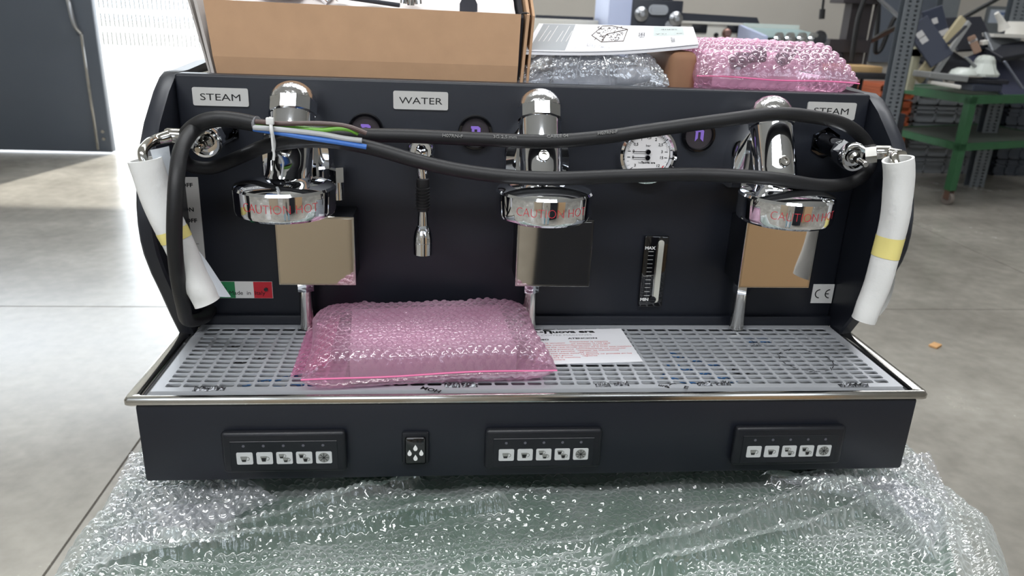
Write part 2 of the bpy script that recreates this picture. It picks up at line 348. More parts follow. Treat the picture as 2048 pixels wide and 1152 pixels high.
for s, nm in ((-1, 'l'), (1, 'r')):
    pm = M(); a, b = sorted((s*.478, s*.4975))
    ins = [(y+.003*(1 if y < .4 else -1), z) for y, z in prof]
    f = lambda x, q: [(x, y, z) for y, z in q]
    pm.rings([f(a, ins), f(a+.003, prof), f(b-.003, prof), f(b, ins)], cap0=True, cap1=True)
    mk('side_panel', pm, SIDEB, em)
    mk('top_rail', M().box(min(s*.462, s*.475), max(s*.462, s*.475), .285, .735, .337, .3465, bev=.002), STEEL, em)
    mk('corner_clip', M().box(min(s*.44, s*.478), max(s*.44, s*.478), .262, .284, .335, .350, bev=.002), GLOSSB, em)
# drip tray
def loop(hx, y0, y1, z): return [(x, y, z) for x, y in rrect(0, (y0+y1)/2, 2*hx, y1-y0, .004, 3)]
dt = mk('drip_tray', M().rings([loop(.497, .003, .228, -.0115), loop(.4998, 0, .229, -.0085), loop(.5, 0, .229, -.003), loop(.498, .002, .2285, .0005), loop(.4945, .0045, .228, .0012), loop(.486, .0095, .226, -.0006), loop(.4825, .0115, .225, -.004), loop(.481, .013, .2245, -.0085)]), STEEL, em)
mk('tray_bottom', M().box(-.481, .481, .013, .2245, -.009, -.0065), TRAYB, dt, flat=True)
def grille(x0, x1, y0, y1, nxh, nyh, mx, my0, my1, name):
    """perforated sheet: chamfered rectangular holes, real thickness"""
    m = M(); px_ = (x1-x0-2*mx)/nxh; py_ = (y1-y0-my0-my1)/nyh; bw = .0034; bh = .0032; c = .0018; z1, z0 = .0010, -.0008
    def q(xa, xb, ya, yb):
        m.add([(xa, ya, z1), (xb, ya, z1), (xb, yb, z1), (xa, yb, z1)], [(0, 1, 2, 3)])
    X0 = x0+mx; X1 = x1-mx; Y0 = y0+my0; Y1 = y1-my1
    q(x0, x1, y0, Y0); q(x0, x1, Y1, y1); q(x0, X0, Y0, Y1); q(X1, x1, Y0, Y1)
    m.add([(x0, y0, z0-.004), (x1, y0, z0-.004), (x1, y0, z1), (x0, y0, z1)], [(0, 1, 2, 3)])
    m.add([(x0, y1, z0-.004), (x1, y1, z0-.004), (x1, y1, z1), (x0, y1, z1)], [(0, 1, 2, 3)])
    for i in range(nxh):
        for j in range(nyh):
            a = X0+i*px_; b = a+px_; d = Y0+j*py_; e = d+py_
            ha, hb, hd, he = a+bw/2, b-bw/2, d+bh/2, e-bh/2
            H = [(ha+c, hd), (hb-c, hd), (hb, hd+c), (hb, he-c), (hb-c, he), (ha+c, he), (ha, he-c), (ha, hd+c)]
            V = [(a, d, z1), (b, d, z1), (b, e, z1), (a, e, z1)]+[(x, y, z1) for x, y in H]+[(x, y, z0) for x, y in H]
            Fc = [(0, 1, 5, 4), (1, 6, 5), (1, 2, 7, 6), (2, 8, 7), (2, 3, 9, 8), (3, 10, 9), (3, 0, 11, 10), (0, 4, 11)]
            Fc += [(4+k, 4+(k+1) % 8, 12+(k+1) % 8, 12+k) for k in range(8)]
            m.add(V, Fc)
    return mk(name, m, GRILLE, dt, flat=True)
grille(-.474, .474, .0165, .1822, 44, 12, .011, .009, .001, 'front_grille')
grille(-.474, .474, .1836, .2235, 44, 2, .011, .001, .010, 'rear_grille')
# print on the protective film in the tray
flatm = lambda x, y, z, r=0: Matrix.Translation((x, y, z)) @ Matrix.Rotation(r, 4, 'Z')
BLUEP = mat('blue_print', (32, 88, 140), .5)
def onfilm(px, py, t, size, rot, m=BLUEP, nm='blue_film_print'):
    p = U(px, py, 2, -.0062); mk(nm, M().text(t, size, flatm(p[0], p[1], -.0062, rot), 1.3, .0001, bold=.0006), m, dt, flat=True)
for a in ((1390, 720, 'Surface', .020, -.55), (1405, 745, 'Company', .020, -.55), (1380, 765, 'Protect', .020, -.55), (1520, 685, 'film', .018, .2), (540, 760, 'Surface', .018, .4), (585, 771, 'ooo', .03, .3), (1000, 780, 'oo', .03, 0)): onfilm(*a)
for a in ((500, 720, 'rail 20', .017, .5), (480, 690, 'cut', .014, .4), (1480, 745, 'by', .02, -.5)): onfilm(*a, INK, 'black_film_print')
fp = M()
def ongr(px, py, s, size, rot, sx=1.1):
    p = U(px, py, 2, .0012); fp.text(s, size, flatm(p[0], p[1], .0012, rot), sx, .00005, bold=.0003)
ongr(862, 779, 'HOM', .0105, PI-.45); ongr(1328, 772, 'urfa', .0085, -.5); ongr(1372, 775, 'E', .011, -.5); ongr(1345, 768, '(', .011, -1.2)
c0 = U(1612, 720, 2, .0012)
for k in range(14):
    a = 2*PI*k/14
    if k % 2 == 0:
        fp.box(-.0005, .0005, -.005, .005, 0, .0001, m=Matrix.Translation((c0[0]+.036*math.cos(a), c0[1]+.036*math.sin(a), .0011)) @ Matrix.Rotation(a+.6, 4, 'Z'))
    fp.box(-.0006, .0006, -.0042, .0042, 0, .0001, m=Matrix.Translation((c0[0]+.036*math.cos(a+.2), c0[1]+.036*math.sin(a+.2), .0011)) @ Matrix.Rotation(a+.2, 4, 'Z'))
c1 = U(1512, 687, 2, .0012)
for k in range(9):
    a = 2*PI*k/9+.2; L_ = .012 if k % 3 == 0 else .006
    fp.box(-.0004, .0004, .003, .003+L_, 0, .0001, m=Matrix.Translation((c1[0], c1[1], .0011)) @ Matrix.Rotation(a, 4, 'Z'))
mk('grille_film_print', fp, INK, dt, flat=True)
SCR = mat('crumpled_film', (120, 122, 126), .12, .9, bump=.8, nscale=300)
for px, py in ((402, 779), (434, 778), (1206, 771), (1243, 769), (1409, 769), (1446, 768), (1692, 771), (1722, 771), (905, 772), (940, 771)):
    p = U(px, py, 2, .0012); m = M(); st = random.Random(px)
    n = 9; V = []; Fc = []
    for j in range(5):
        for i in range(n): V.append((p[0]+(i-4)*.0024, p[1]+(j-2)*.0022, .0012+(st.random()*.0045 if 0 < i < n-1 and 0 < j < 4 else 0)))
    for j in range(4):
        for i in range(n-1): a = j*n+i; Fc.append((a, a+1, a+n+1, a+n))
    m.add(V, Fc); mk('film_tear', m, SCR, dt, flat=True)

# name plates
def plate(cx, cz, w_, h_, txt, size, sx):
    p = mk('name_plate', M().xz(rrect(cx, cz, w_, h_, .0025), PY-.0022, PY), LABEL, em)
    mk('lettering', M().text(txt, size, front(cx, PY-.0023, cz-.0008), sx), INK, p, flat=True)
plate(-.4205, .3235, .0715, .0235, 'STEAM', .0125, 1.42)
plate(-.158, .3262, .0735, .0240, 'WATER', .0125, 1.36)
plate(.4215, .3280, .0720, .0240, 'STEAM', .0125, 1.42)
# badges
def n_logo(m, cx, cz, s, y0, y1):
    m.xz([(cx+a*s, cz+b*s) for a, b in [(-.55, .6), (.35, .6), (.62, .38), (.62, -.95), (.22, -.6), (.22, .22), (-.12, .22), (-.12, -.55), (-.45, -.95), (-.45, .3), (-.55, .3)]], y0, y1)
for cx, cz in ((-.2325, .2845), (-.0835, .2855), (.232, .2895)):
    th = [2*PI*i/40 for i in range(40)]
    b = M().rings([[(cx+r*math.cos(t), y, cz+r*math.sin(t)) for t in th] for r, y in ((.0240, PY), (.0240, PY-.005), (.0228, PY-.0075), (.0200, PY-.0075), (.0188, PY-.0035))])
    bo = mk('badge', b, GLOSSB, em)
    mk('badge_disc', M().cyl((cx, PY, cz), (cx, PY-.0036, cz), .0190, n=40), mat('badge_face', (52, 46, 50), .45, noise=.3, nscale=900), bo)
    m = M(); n_logo(m, cx, cz+.002, .0112, PY-.0038, PY-.0046); mk('badge_emblem', m, PURPLE, bo, flat=True)
# italian flag sticker, CE sticker
FL = [(-.449, -.4245, (40, 130, 80)), (-.4245, -.3985, (235, 235, 232)), (-.3985, -.3725, (205, 40, 55))]
fs = mk('flag_sticker', M().box(-.4495, -.372, PY-.0008, PY, .0395, .065), WHITE, em, flat=True)
for i, (a, b, c) in enumerate(FL): mk('stripe', M().box(a, b, PY-.0011, PY-.0008, .0398, .0647), mat('flag_%s' % ('green', 'white', 'red')[i], c, .5), fs, flat=True)
mk('lettering', M().text('Made  in  Italy', .0085, front(-.408, PY-.0013, .0475) @ Matrix.Shear('XY', 4, (.25, 0)) if False else front(-.408, PY-.0013, .0475), 1.05), INK, fs, flat=True)
for x in (-.4395, -.381): mk('rivet', M().cyl((x, PY-.003, .0535), (x, PY, .0535), .0028, n=16), GLOSSB, fs)
ce = mk('ce_sticker', M().box(.4425, .4765, PY-.0009, PY, .0355, .0665), WHITE, em, flat=True)
def arc(m, cx, cz, r, w_, a0, a1, y0, y1, n=14):
    o = [(cx+r*math.cos(a0+(a1-a0)*i/n), cz+r*math.sin(a0+(a1-a0)*i/n)) for i in range(n+1)]
    q = [(cx+(r-w_)*math.cos(a0+(a1-a0)*i/n), cz+(r-w_)*math.sin(a0+(a1-a0)*i/n)) for i in range(n, -1, -1)]
    m.xz(o+q, y0, y1)
m = M(); arc(m, .4545, .051, .0075, .0016, PI*.5, PI*1.5, PY-.0009, PY-.0012); arc(m, .4705, .051, .0075, .0016, PI*.5, PI*1.5, PY-.0009, PY-.0012); m.box(.4635, .4695, PY-.0012, PY-.0009, .0502, .0518)
mk('ce_mark', m, INK, ce, flat=True)
# switch label with cut-outs
P2 = [U(px, py, 1, PY) for px, py in [(361, 354), (396, 354), (411, 517), (395, 500), (372, 450), (368, 434), (352, 432), (352, 428), (369, 427), (362, 375)]]
sw = mk('switch_label', M().xz([(p[0], p[2]) for p in P2], PY-.0012, PY), LABEL, em, flat=True)
m = M()
for t, px, py in (('OFF', 374, 370), ('ON', 378, 419), ('OFF', 383, 441)): p = U(px, py, 1, PY); m.text(t, .0078, front(p[0], PY-.0014, p[2]), 1.15, bold=.0002)
p = U(388, 487, 1, PY); m.tube([(p[0]-.006, PY-.0015, p[2]), (p[0]-.003, PY-.0015, p[2]), (p[0]-.0015, PY-.0015, p[2]+.0015), (p[0], PY-.0015, p[2]-.0015), (p[0]+.0015, PY-.0015, p[2]+.0015), (p[0]+.003, PY-.0015, p[2]), (p[0]+.007, PY-.0015, p[2])], .0003, 5, 1)
mk('lettering', m, INK, sw, flat=True)
# pressure gauge
gx, gz = .160, .2612
th = [2*PI*i/56 for i in range(56)]
ga = mk('pressure_gauge', M().rings([[(gx+r*math.cos(t), y, gz+r*math.sin(t)) for t in th] for r, y in ((.042, PY), (.042, PY-.010), (.0405, PY-.014), (.037, PY-.015), (.0345, PY-.013), (.033, PY-.008), (.0315, PY-.0065))]), CHROME, em)
mk('dial', M().cyl((gx, PY, gz), (gx, PY-.0066, gz), .032, n=48), mat('dial_white', (222, 220, 220), .5), ga)
yd = PY-.0068; m = M(); cu, cl = gz+.0042, gz-.0042
for i in range(31):
    a = PI-PI*i/30; maj = i % 5 == 0; r1 = .0288; r0 = .0245 if maj else .0268
    m.box(r0, r1, -.0005 if maj else -.0002, .0005 if maj else .0002, 0, .0001, m=front(gx, yd, cu) @ Matrix.Rotation(a, 4, 'Z'))
for i in range(16):
    a = PI+PI*i/15; maj = i % 3 == 0
    m.box(.0245 if maj else .0268, .0288, -.0005 if maj else -.0002, .0005 if maj else .0002, 0, .0001, m=front(gx, yd, cl) @ Matrix.Rotation(a, 4, 'Z'))
for i, t in enumerate(('0', '0,5', '1', '1,5', '2', '2,5', '3')):
    a = PI-PI*i/6; m.text(t, .0056, front(gx+.0205*math.cos(a), yd, cu+.0195*math.sin(a)), 1, bold=.0001)
for i, t in enumerate(('0', '3', '6', '9', '12', '15')):
    a = PI+PI*i/5; m.text(t, .0056, front(gx+.0205*math.cos(a), yd, cl+.0195*math.sin(a)), 1, bold=.0001)
m.text('bar', .0045, front(gx, yd, gz+.0125), 1.2); m.text('La', .0032, front(gx-.0105, yd, gz-.0115), 1.2); m.text('uova era', .0040, front(gx+.0035, yd, gz-.0115), 1.25, bold=.0001)
n_logo(m, gx-.0068, gz-.0112, .0026, yd-.0001, yd)
mk('dial_print', m, INK, ga, flat=True)
m = M()
arc(m, gx, cu, .0288, .0022, PI*.36, PI*.30, yd-.0002, yd); arc(m, gx, cl, .0278, .0016, -PI*.32, -PI*.14, yd-.0002, yd); arc(m, gx, cu, .0278, .0016, PI*.42, PI*.36, yd-.0002, yd)
mk('red_mark', m, REDP, ga, flat=True)
for c in (cu, cl): mk('needle', M().box(gx-.022, gx, yd-.0025, yd-.002, c-.0005, c+.0005).cyl((gx, yd, c), (gx, yd-.004, c), .0034, n=20), GLOSSB, ga)
# water level gauge
lx, lz = .187, .086
lg = mk('level_gauge', M().box(lx-.0185, lx+.0185, PY-.007, PY, lz-.056, lz+.056, bev=.0025), GLOSSB, em)
mk('sight_glass', M().xz(rrect(lx+.0065, lz+.001, .0088, .098, .0043, 5), PY-.0082, PY-.006), mat('sight_white', (190, 190, 180), .3), lg)
mk('glass_tube', M().xz(rrect(lx+.0015, lz-.001, .0022, .09, .001), PY-.0082, PY-.006), STEEL, lg)
mk('glass_seal', M().cyl((lx+.002, PY-.009, lz-.043), (lx+.002, PY-.006, lz-.043), .0052, n=20), GLOSSB, lg)
m = M()
for i in range(12): m.box(lx-.0115, lx-.0035, PY-.0073, PY-.0071, lz+.032-i*.0063, lz+.0325-i*.0063)
m.text('MAX', .0062, front(lx-.0095, PY-.0073, lz+.0375), 1.15, bold=.00025); m.text('MIN', .0062, front(lx-.0105, PY-.0073, lz-.0435), 1.15, bold=.00025)
mk('scale_print', m, WHITE, lg, flat=True)

# group heads -------------------------------------------------
AX = np.array([0, .497, .868])
def group_head(gx, caution, plate_x):
    c = np.array([gx, .110, 0.])
    fl_ = M().lathe([(0.001, .2415), (.020, .2412), (.032, .2402), (.044, .2385), (.054, .2362), (.0592, .2345), (.0612, .2315), (.0612, .206), (.0598, .2015), (.056, .1985), (.045, .1975), (.044, .205), (.001, .205)][::-1], c, n=64)
    b0 = np.array([gx, .135, .222]); top = np.array([gx, .188, .3075])
    L = []
    for t in np.linspace(0, 1, 9):
        p = b0+(top-b0)*t; r = .0280+.010*max(0, 1-t*4)**2
        L.append((r, t*np.linalg.norm(top-b0)))
    fl_.lathe(L, b0, top-b0, 40)
    g_ = mk('group_head', fl_, CHROME, em)
    # mounting block behind the column
    bk = M(); pts = [(gx-.045, .222), (gx-.045, .262), (gx-.040, .285), (gx-.022, .308), (gx+.022, .308), (gx+.040, .285), (gx+.045, .262), (gx+.045, .222)]
    bk.rings([[(x, PY, z) for x, z in pts], [(x, .197, z) for x, z in pts], [(gx+(x-gx)*.95, .193, z*.97+.265*.03) for x, z in pts]], cap1=True)
    mk('mounting_block', bk, CHROME, g_)
    mk('column_saddle', M().rings([[(gx+dx*k, y, z) for dx, z in ((-.020, .225), (-.020, .29), (-.010, .305), (.010, .305), (.020, .29), (.020, .225))] for y, k in ((.195, 1.5), (.175, 1.1), (.160, .9))], cap1=True), CHROME, g_)
    cap = M().lathe([(.0295, -.001), (.0308, .001), (.0308, .0175)], top, AX, 10, rot=.3)
    mk('cap_nut', cap, CHROME, g_, angle=20)
    mk('cap_dome', M().lathe([(.0298*math.cos(a), .0170+.0275*math.sin(a)) for a in np.linspace(0, PI/2*.985, 14)], top, AX, 40), mat('dome_chrome', (226, 226, 228), .13, 1, bump=.5, nscale=160), g_)
    sp = b0+(top-b0)*.42+np.array([0, -.868, .497])*.0280
    nrm = np.array([0, -.868, .497]); sc_ = M().lathe([(.0074, -.002), (.0074, .0024), (.0064, .0034), (.0040, .0034), (.0036, .0006), (.0001, .0004)], sp, nrm, 24)
    mk('hex_screw', sc_, STEEL, g_)
    # red warning curved round the flange
    def bend(v):
        a = v[0]/.0613; return (gx+.0614*math.sin(a+.07), .110-(.0614+v[2])*math.cos(a+.07), .2165+v[1])
    mk('warning_lettering', M().text('CAUTION HOT', .0155, bend, .88, bold=-.0004), REDP, g_, flat=True)
    x0, x1 = plate_x
    mk('splash_box', M().box(x0+.001, x1-.001, .1705, PY, .0835, .1785, bev=.002), PLAS, g_)
    pl = M().box(x0, x1, .1685, .1705, .0825, .1792, bev=.0007, seg=1)
    po = mk('splash_plate', pl, STEEL, g_)
    mk('mirror_face', M().box(x0+.003, x1-.003, .1681, .1686, .0855, .1762), MIRROR, po, flat=True)
    sx = gx+.0005
    mk('spout_nut', M().cyl((sx, .208, .061), (sx, .208, .0745), .0125, n=6, rot=.2), CHROME, g_, angle=20)
    mk('drain_spout', M().lathe([(.0108, .0035), (.0104, .006), (.0098, .03), (.0092, .071)], (sx, .208, 0)), STEEL, g_)
    return g_
group_head(-.321, 1, (-.349, -.2455)); group_head(.0, 1, (-.026, .079)); group_head(.3185, 1, (.296, .4025))
# side fitting on the left group
mk('pipe_fitting', M().cyl((-.268, .19, .222), (-.268, .19, .242), .0105, n=6).cyl((-.268, .19, .198), (-.268, .19, .222), .0085).cyl((-.268, .195, .232), (-.268, PY, .232), .008), CHROME, em, angle=20)
# steam valves and wands
for s in (-1, 1):
    x = s*.421
    v = mk('steam_valve', M().cyl((x, PY-.003, .283), (x, PY, .283), .0225, n=6).lathe([(.0165, 0), (.0150, .004), (.0140, .02), (.0140, .055), (.0125, .060), (.0125, .068)], (x, PY-.003, .283), (0, -1, -.07), 32), mat('chrome_dark_reflection', (70, 72, 78), .06, 1), em)  # chrome tube; the black it reflects is put into a dark tint
    mk('valve_nut', M().cyl((x, .172, .2788), (x, .158, .2778), .0185, n=6, rot=.3).cyl((x, .182, .2795), (x, .172, .2788), .016, n=8), CHROME, v, angle=20)
    mk('valve_bezel', M().lathe([(.0175, 0), (.0195, .003), (.0195, .012), (.0178, .015), (.0150, .0145), (.0135, .006), (.0001, .0055)], (x, .158, .2778), (0, -1, -.08), 36), CHROME, v)
    mk('valve_stem', M().lathe([(.0085, 0), (.0080, .006), (.0045, .009), (.0042, .034), (.0034, .036)], (x, .150, .2772), (0, -1, -.11), 20), STEEL, v)
    mk('elbow', M().cyl((x+s*.012, .142, .282), (x+s*.024, .136, .285), .0125, n=6).lathe([(.0098, 0), (.0102, .002), (.0102, .018), (.0085, .021)], (x+s*.022, .137, .2848), (s, -.2, .05)), STEEL, v)
    if s > 0: path = [(.458, .129, .286), (.470, .118, .286)]+[tuple(U(px, py, 1, yy)) for px, py, yy in ((1788, 312, .092), (1797, 345, .078), (1797, 380, .078), (1790, 430, .078), (1772, 510, .078))]
    else: path = [(-.458, .129, .286), (-.470, .118, .283)]+[tuple(U(px, py, 1, yy)) for px, py, yy in ((296, 288, .098), (285, 305, .080), (293, 335, .076), (315, 395, .076), (345, 465, .076))]
    mk('steam_wand', M().tube(path, [.0082, .0062, .0055, .0055, .0055, .0055]), STEEL, em)
# water wand
ww = mk('water_wand', M().tube([(-.157, .17, .258), (-.1555, .168, .248), (-.154, .167, .236), (-.154, .167, .225)], [.009, .0078, .0070, .0070]), CHROME, em)
mk('wand_neck', M().cyl((-.154, .167, .195), (-.154, .167, .17), .0055, .0075), CHROME, ww)
mk('ball_joint', M().cyl((-.157, PY, .267), (-.157, .20, .266), .019, n=6).lathe([(.017, 0), (.018, .004), (.0175, .012), (.0145, .0165), (.0135, .012), (.008, .012), (.0075, .02), (.001, .023)], (-.157, .20, .266), (0, -1, -.1)), CHROME, ww)
gr = M().lathe([(.0065, -.001), (.0080, 0), (.0080, .003)]+[(r, .004+i*.0042+dz) for i in range(7) for r, dz in ((.0094, 0), (.0096, .0016), (.0084, .0022), (.0084, .0036))]+[(.0088, .034), (.0084, .0425), (.007, .044)], (-.154, .167, .190), (0, 0, 1), 24)
mk('rubber_grip', gr, RUBBER, ww)
mk('nozzle', M().lathe([(.0105, 0), (.0128, .0015), (.0130, .018), (.0126, .0185), (.0130, .0190), (.0128, .026), (.0115, .033), (.0088, .040), (.0078, .042)], (-.154, .167, .128)), CHROME, ww)
# key pads
def cup(m_out, m_in, cx, cz, s, y, fill):
    """cup pictogram: grey outline, black coffee filling"""
    s *= 1.15; cx -= .05*s
    m_out.xz([(cx-.55*s, cz+.42*s), (cx+.38*s, cz+.42*s), (cx+.38*s, cz+.2*s), (cx+.2*s, cz-.5*s), (cx-.36*s, cz-.5*s), (cx-.55*s, cz+.2*s)], y-.0002, y)
    arc(m_out, cx+.42*s, cz+.02*s, .34*s, .1*s, -PI*.55, PI*.6, y-.0002, y, 10)
    t = -.42+fill*.62
    m_in.xz([(cx-.46*s+.04*s, cz+t*s), (cx+.30*s-.03*s, cz+t*s), (cx+.15*s, cz-.42*s), (cx-.31*s, cz-.42*s)], y-.0004, y-.0002)
kp = mk('key_pad', M().box(-.074, .074, -.0085, .0026, -.0995, -.0430, bev=.005, seg=3), PLAS, em)
mk('pad_inset', M().box(-.0635, .0635, -.0092, -.0085, -.0945, -.0545, bev=.0004, seg=1), mat('pad_film', (16, 18, 25), .33), kp)
SILV = mat('key_silver', (196, 198, 198), .45)
for i in range(5):
    x = -.047+.0235*i
    kb = mk('key', M().xz(rrect(x, -.0775, .0192, .0165, .0018), -.0098, -.0092), SILV, kp, flat=True)
    mo, mi = M(), M(); y = -.0098
    if i == 0: cup(mo, mi, x, -.078, .0072, y, .45)
    if i == 1: cup(mo, mi, x, -.078, .0072, y, .9)
    if i in (2, 3):
        cup(mo, mi, x-.0025, -.0745, .0058, y, .45 if i == 2 else .9); cup(mo, mi, x+.0022, -.0795, .0058, y-.0004, .45 if i == 2 else .9)
    if i == 4:
        mo.xz([(x+.0068*math.cos(t), -.0775+.0068*math.sin(t)) for t in [2*PI*k/24 for k in range(24)]], y-.0002, y)
        for k in range(4): mi.box(-.006, .006, -.00035, .00035, 0, .0001, m=front(x, y-.0003, -.0775) @ Matrix.Rotation(k*PI/4, 4, 'Z'))
    mk('icon_outline', mo, mat('icon_grey', (128, 130, 126), .6), kb, flat=True); mk('icon_fill', mi, INK, kb, flat=True)
    mk('indicator_lamp', M().cyl((x-.0005, -.0092, -.0605), (x-.0005, -.0098, -.0605), .0017, n=14), mat('lamp_off', (92, 92, 100), .4), kp)
kp2 = copy_tree(kp, em, (-.3175, 0, .0005)); kp3 = copy_tree(kp, em, (.3200, 0, -.0005))
kp2.parent = kp3.parent = em
rb = mk('rinse_switch', M().box(-.1765, -.1430, -.0035, .0026, -.0935, -.0475, bev=.003, seg=2), PLAS, em)
mk('rocker', M().box(-.1725, -.1470, -.0075, -.0035, -.0905, -.0525, bev=.003, seg=3), GLOSSB, rb)
m = M()
for dx, dz in ((0, .008), (-.0072, .001), (.0072, .001), (0, -.006)):
    cx, cz = -.1597+dx, -.0755+dz; m.xz([(cx, cz+.0052), (cx+.0024, cz+.0008), (cx+.0026, cz-.001), (cx+.0018, cz-.0028), (cx, cz-.0036), (cx-.0018, cz-.0028), (cx-.0026, cz-.001), (cx-.0024, cz+.0008)], -.0078, -.0075)
mk('drop_icon', m, WHITE, rb, flat=True)

# ------------------------------------------------------------------ foam sleeves on the wands
def sleeve(path, r, seed, name):
    P = cr_path(path, 10); n = 28; L = []; u = np.array([1., 0, 0]); rs = np.random.RandomState(seed)
    for i, p in enumerate(P):
        t = P[min(i+1, len(P)-1)]-P[max(i-1, 0)]; t /= np.linalg.norm(t); u = u-t*np.dot(u, t); u /= np.linalg.norm(u); v = np.cross(t, u)
        rr = r[0]+(r[1]-r[0])*i/(len(P)-1); ring = []
        for k in range(n):
            a = 2*PI*k/n; q = rr*(1+.05*math.sin(3*a+i*.11)+.03*math.sin(i*.33+a)+.012*rs.rand()); ring.append(p+q*(math.cos(a)*u+math.sin(a)*v))
        L.append(ring)
    # inner wall for thickness
    LI = [[c+(q-c)*.84 for q in ring] for ring, c in zip(L, P)]
    return M().rings(LI[::-1]+L), L, P
pR = [U(px, py, 1, .078) for px, py in [(1794, 318), (1797, 372), (1791, 430), (1776, 500), (1757, 560), (1738, 610), (1725, 640)]]
sm, LR, PR = sleeve(pR, (.0185, .0155), 1, 'r')
sR = mk('foam_sleeve', sm, FOAM, None, 'white foam tube with yellow tape over the right steam wand', 'foam sleeve', None, angle=60)
tp = M(); a, b = 26, 32
tp.rings([[c+(q-c)*1.03 for q in LR[i]] for i, c in ((j, PR[j]) for j in range(a, b+1))])
mk('tape_band', tp, mat('yellow_tape', (236, 222, 140), .5), sR)
mk('loose_flap', M().rings([[PR[i]+np.array([.0195+.010*math.sin(PI*(i-34)/28), .004+.003*k, 0]) for k in range(4)] for i in range(34, 60)], close=False), FOAM, sR)
pL = [U(px, py, 1, .076) for px, py in [(291, 318), (312, 390), (345, 465), (375, 530), (402, 578), (417, 604)]]
sm, LL, PL = sleeve(pL, (.0185, .0165), 2, 'l')
sL = mk('foam_sleeve', sm, FOAM, None, 'loosely rolled white foam wrap around the left steam wand, behind the black cable', 'foam sleeve', None, angle=60)
fpts = [((300, 300), (338, 292)), ((316, 350), (350, 375)), ((345, 440), (368, 458)), ((380, 520), (412, 520)), ((405, 560), (440, 562)), ((425, 590), (462, 594))]
A = cr_path([U(*a, 1, .070) for a, b in fpts], 6); B = cr_path([U(*b, 1, .088) for a, b in fpts], 6)
mk('loose_flap', M().rings([[p+(q-p)*k/4+np.array([0, -.003*math.sin(PI*k/4), 0]) for k in range(5)] for p, q in zip(A, B)], close=False), mat('thin_foam_sheet', (206, 212, 218), .8, bump=.3, nscale=120), sL)
mk('tape_band', M().rings([[c+(q-c)*1.03 for q in LL[i]] for i, c in ((j, PL[j]) for j in range(19, 23))]), mat('yellow_tape', (1, 1, 1)), sL)
# ------------------------------------------------------------------ power cable
cp = [(512, 247, .118), (470, 239, .12), (430, 237, .12), (396, 247, .122), (370, 271, .135), (362, 302, .155), (378, 330, .175), (425, 335, .185), (480, 314, .175), (540, 290, .135), (630, 281, .120), (730, 293, .120), (850, 326, .112), (960, 347, .100), (1090, 357, .094), (1250, 352, .105), (1400, 349, .105), (1540, 357, .094), (1640, 371, .115), (1700, 366, .150), (1733, 342, .178), (1741, 308, .186), (1722, 272, .185), (1682, 246, .170), (1620, 233, .15), (1550, 228, .14), (1450, 240, .135), (1300, 261, .135), (1200, 275, .135), (1090, 283, .132), (950, 278, .135), (820, 272, .135), (730, 270, .138), (640, 266, .138), (560, 258, .138), (490, 246, .142), (435, 240, .142), (393, 256, .125), (364, 295, .085), (354, 350, .055), (350, 410, .042), (349, 480, .042), (355, 550, .055), (366, 610, .09), (376, 640, .14)]
cpw = [U(a, b, 1, c) for a, b, c in cp]+[np.array([-.462, .20, .022]), np.array([-.462, .240, .022])]
cab = mk('power_cable', M().tube(cpw, .0088, 18, 8), RUBBER, None, 'thick black power cable looped across the espresso machine, with coloured wire ends', 'cable')
def wire(pts, r, m, nm): mk(nm, M().tube([U(a, b, 1, c) for a, b, c in pts], r, 10, 6), m, cab)
wire([(508, 243, .114), (560, 247, .106), (640, 247, .104), (695, 253, .104), (733, 267, .104)], .0030, mat('brown_wire', (84, 66, 62), .4), 'brown_wire')
wire([(508, 253, .114), (580, 254, .110), (640, 260, .106), (675, 257, .104), (698, 259, .105), (716, 267, .108)], .0030, mat('green_yellow_wire', (110, 168, 60), .4), 'earth_wire')
wire([(508, 255, .110), (560, 259, .102), (640, 268, .102), (690, 277, .102), (724, 281, .102)], .0032, mat('grey_wire', (176, 178, 180), .4), 'grey_wire')
wire([(508, 258, .114), (560, 266, .104), (620, 276, .102), (680, 285, .102), (733, 294, .102)], .0031, mat('blue_wire', (62, 112, 190), .4), 'blue_wire')
mk('jacket_end', M().tube([U(511, 248, 1, .118), U(516, 248, 1, .117)], .0093, 18, 2), mat('grey_jacket', (120, 120, 124), .4), cab)
t0 = [U(a, b, 1, c) for a, b, c in [(541, 238, .104), (543, 262, .0935), (548, 285, .105), (546, 300, .13), (541, 270, .155), (540, 240, .14), (541, 237, .108)]]
ct = mk('cable_tie', M().tube(t0, .0022, 8, 6), mat('white_nylon', (222, 222, 220), .4), cab)
q = U(540, 242, 1, .098); mk('tie_head', M().box(q[0]-.0045, q[0]+.0045, q[1]-.003, q[1]+.003, q[2]-.004, q[2]+.004, bev=.001), mat('white_nylon', (1, 1, 1)), ct)
mk('tie_tail', M().tube([U(543, 262, 1, .094), U(546, 295, 1, .096), U(548, 308, 1, .098), U(547, 320, 1, .100)], .0016, 8, 5), mat('white_nylon', (1, 1, 1)), ct)
m = M()
for k, (a, b) in enumerate([(905, 272), (1010, 274), (1115, 272), (1215, 265)]):
    q = U(a, b, 1, .1255); m = M(); m.text(('H07RN-F', '3G 2,5 mm', 'CABLE 04', 'H07RN-F')[k], .0055, front(q[0], q[1], q[2]) @ Matrix.Rotation((-.03, 0, .06, .12)[k], 4, 'Z'), 1.2, ext=.0006); mk('cable_print', m, GREYP, cab, flat=True)

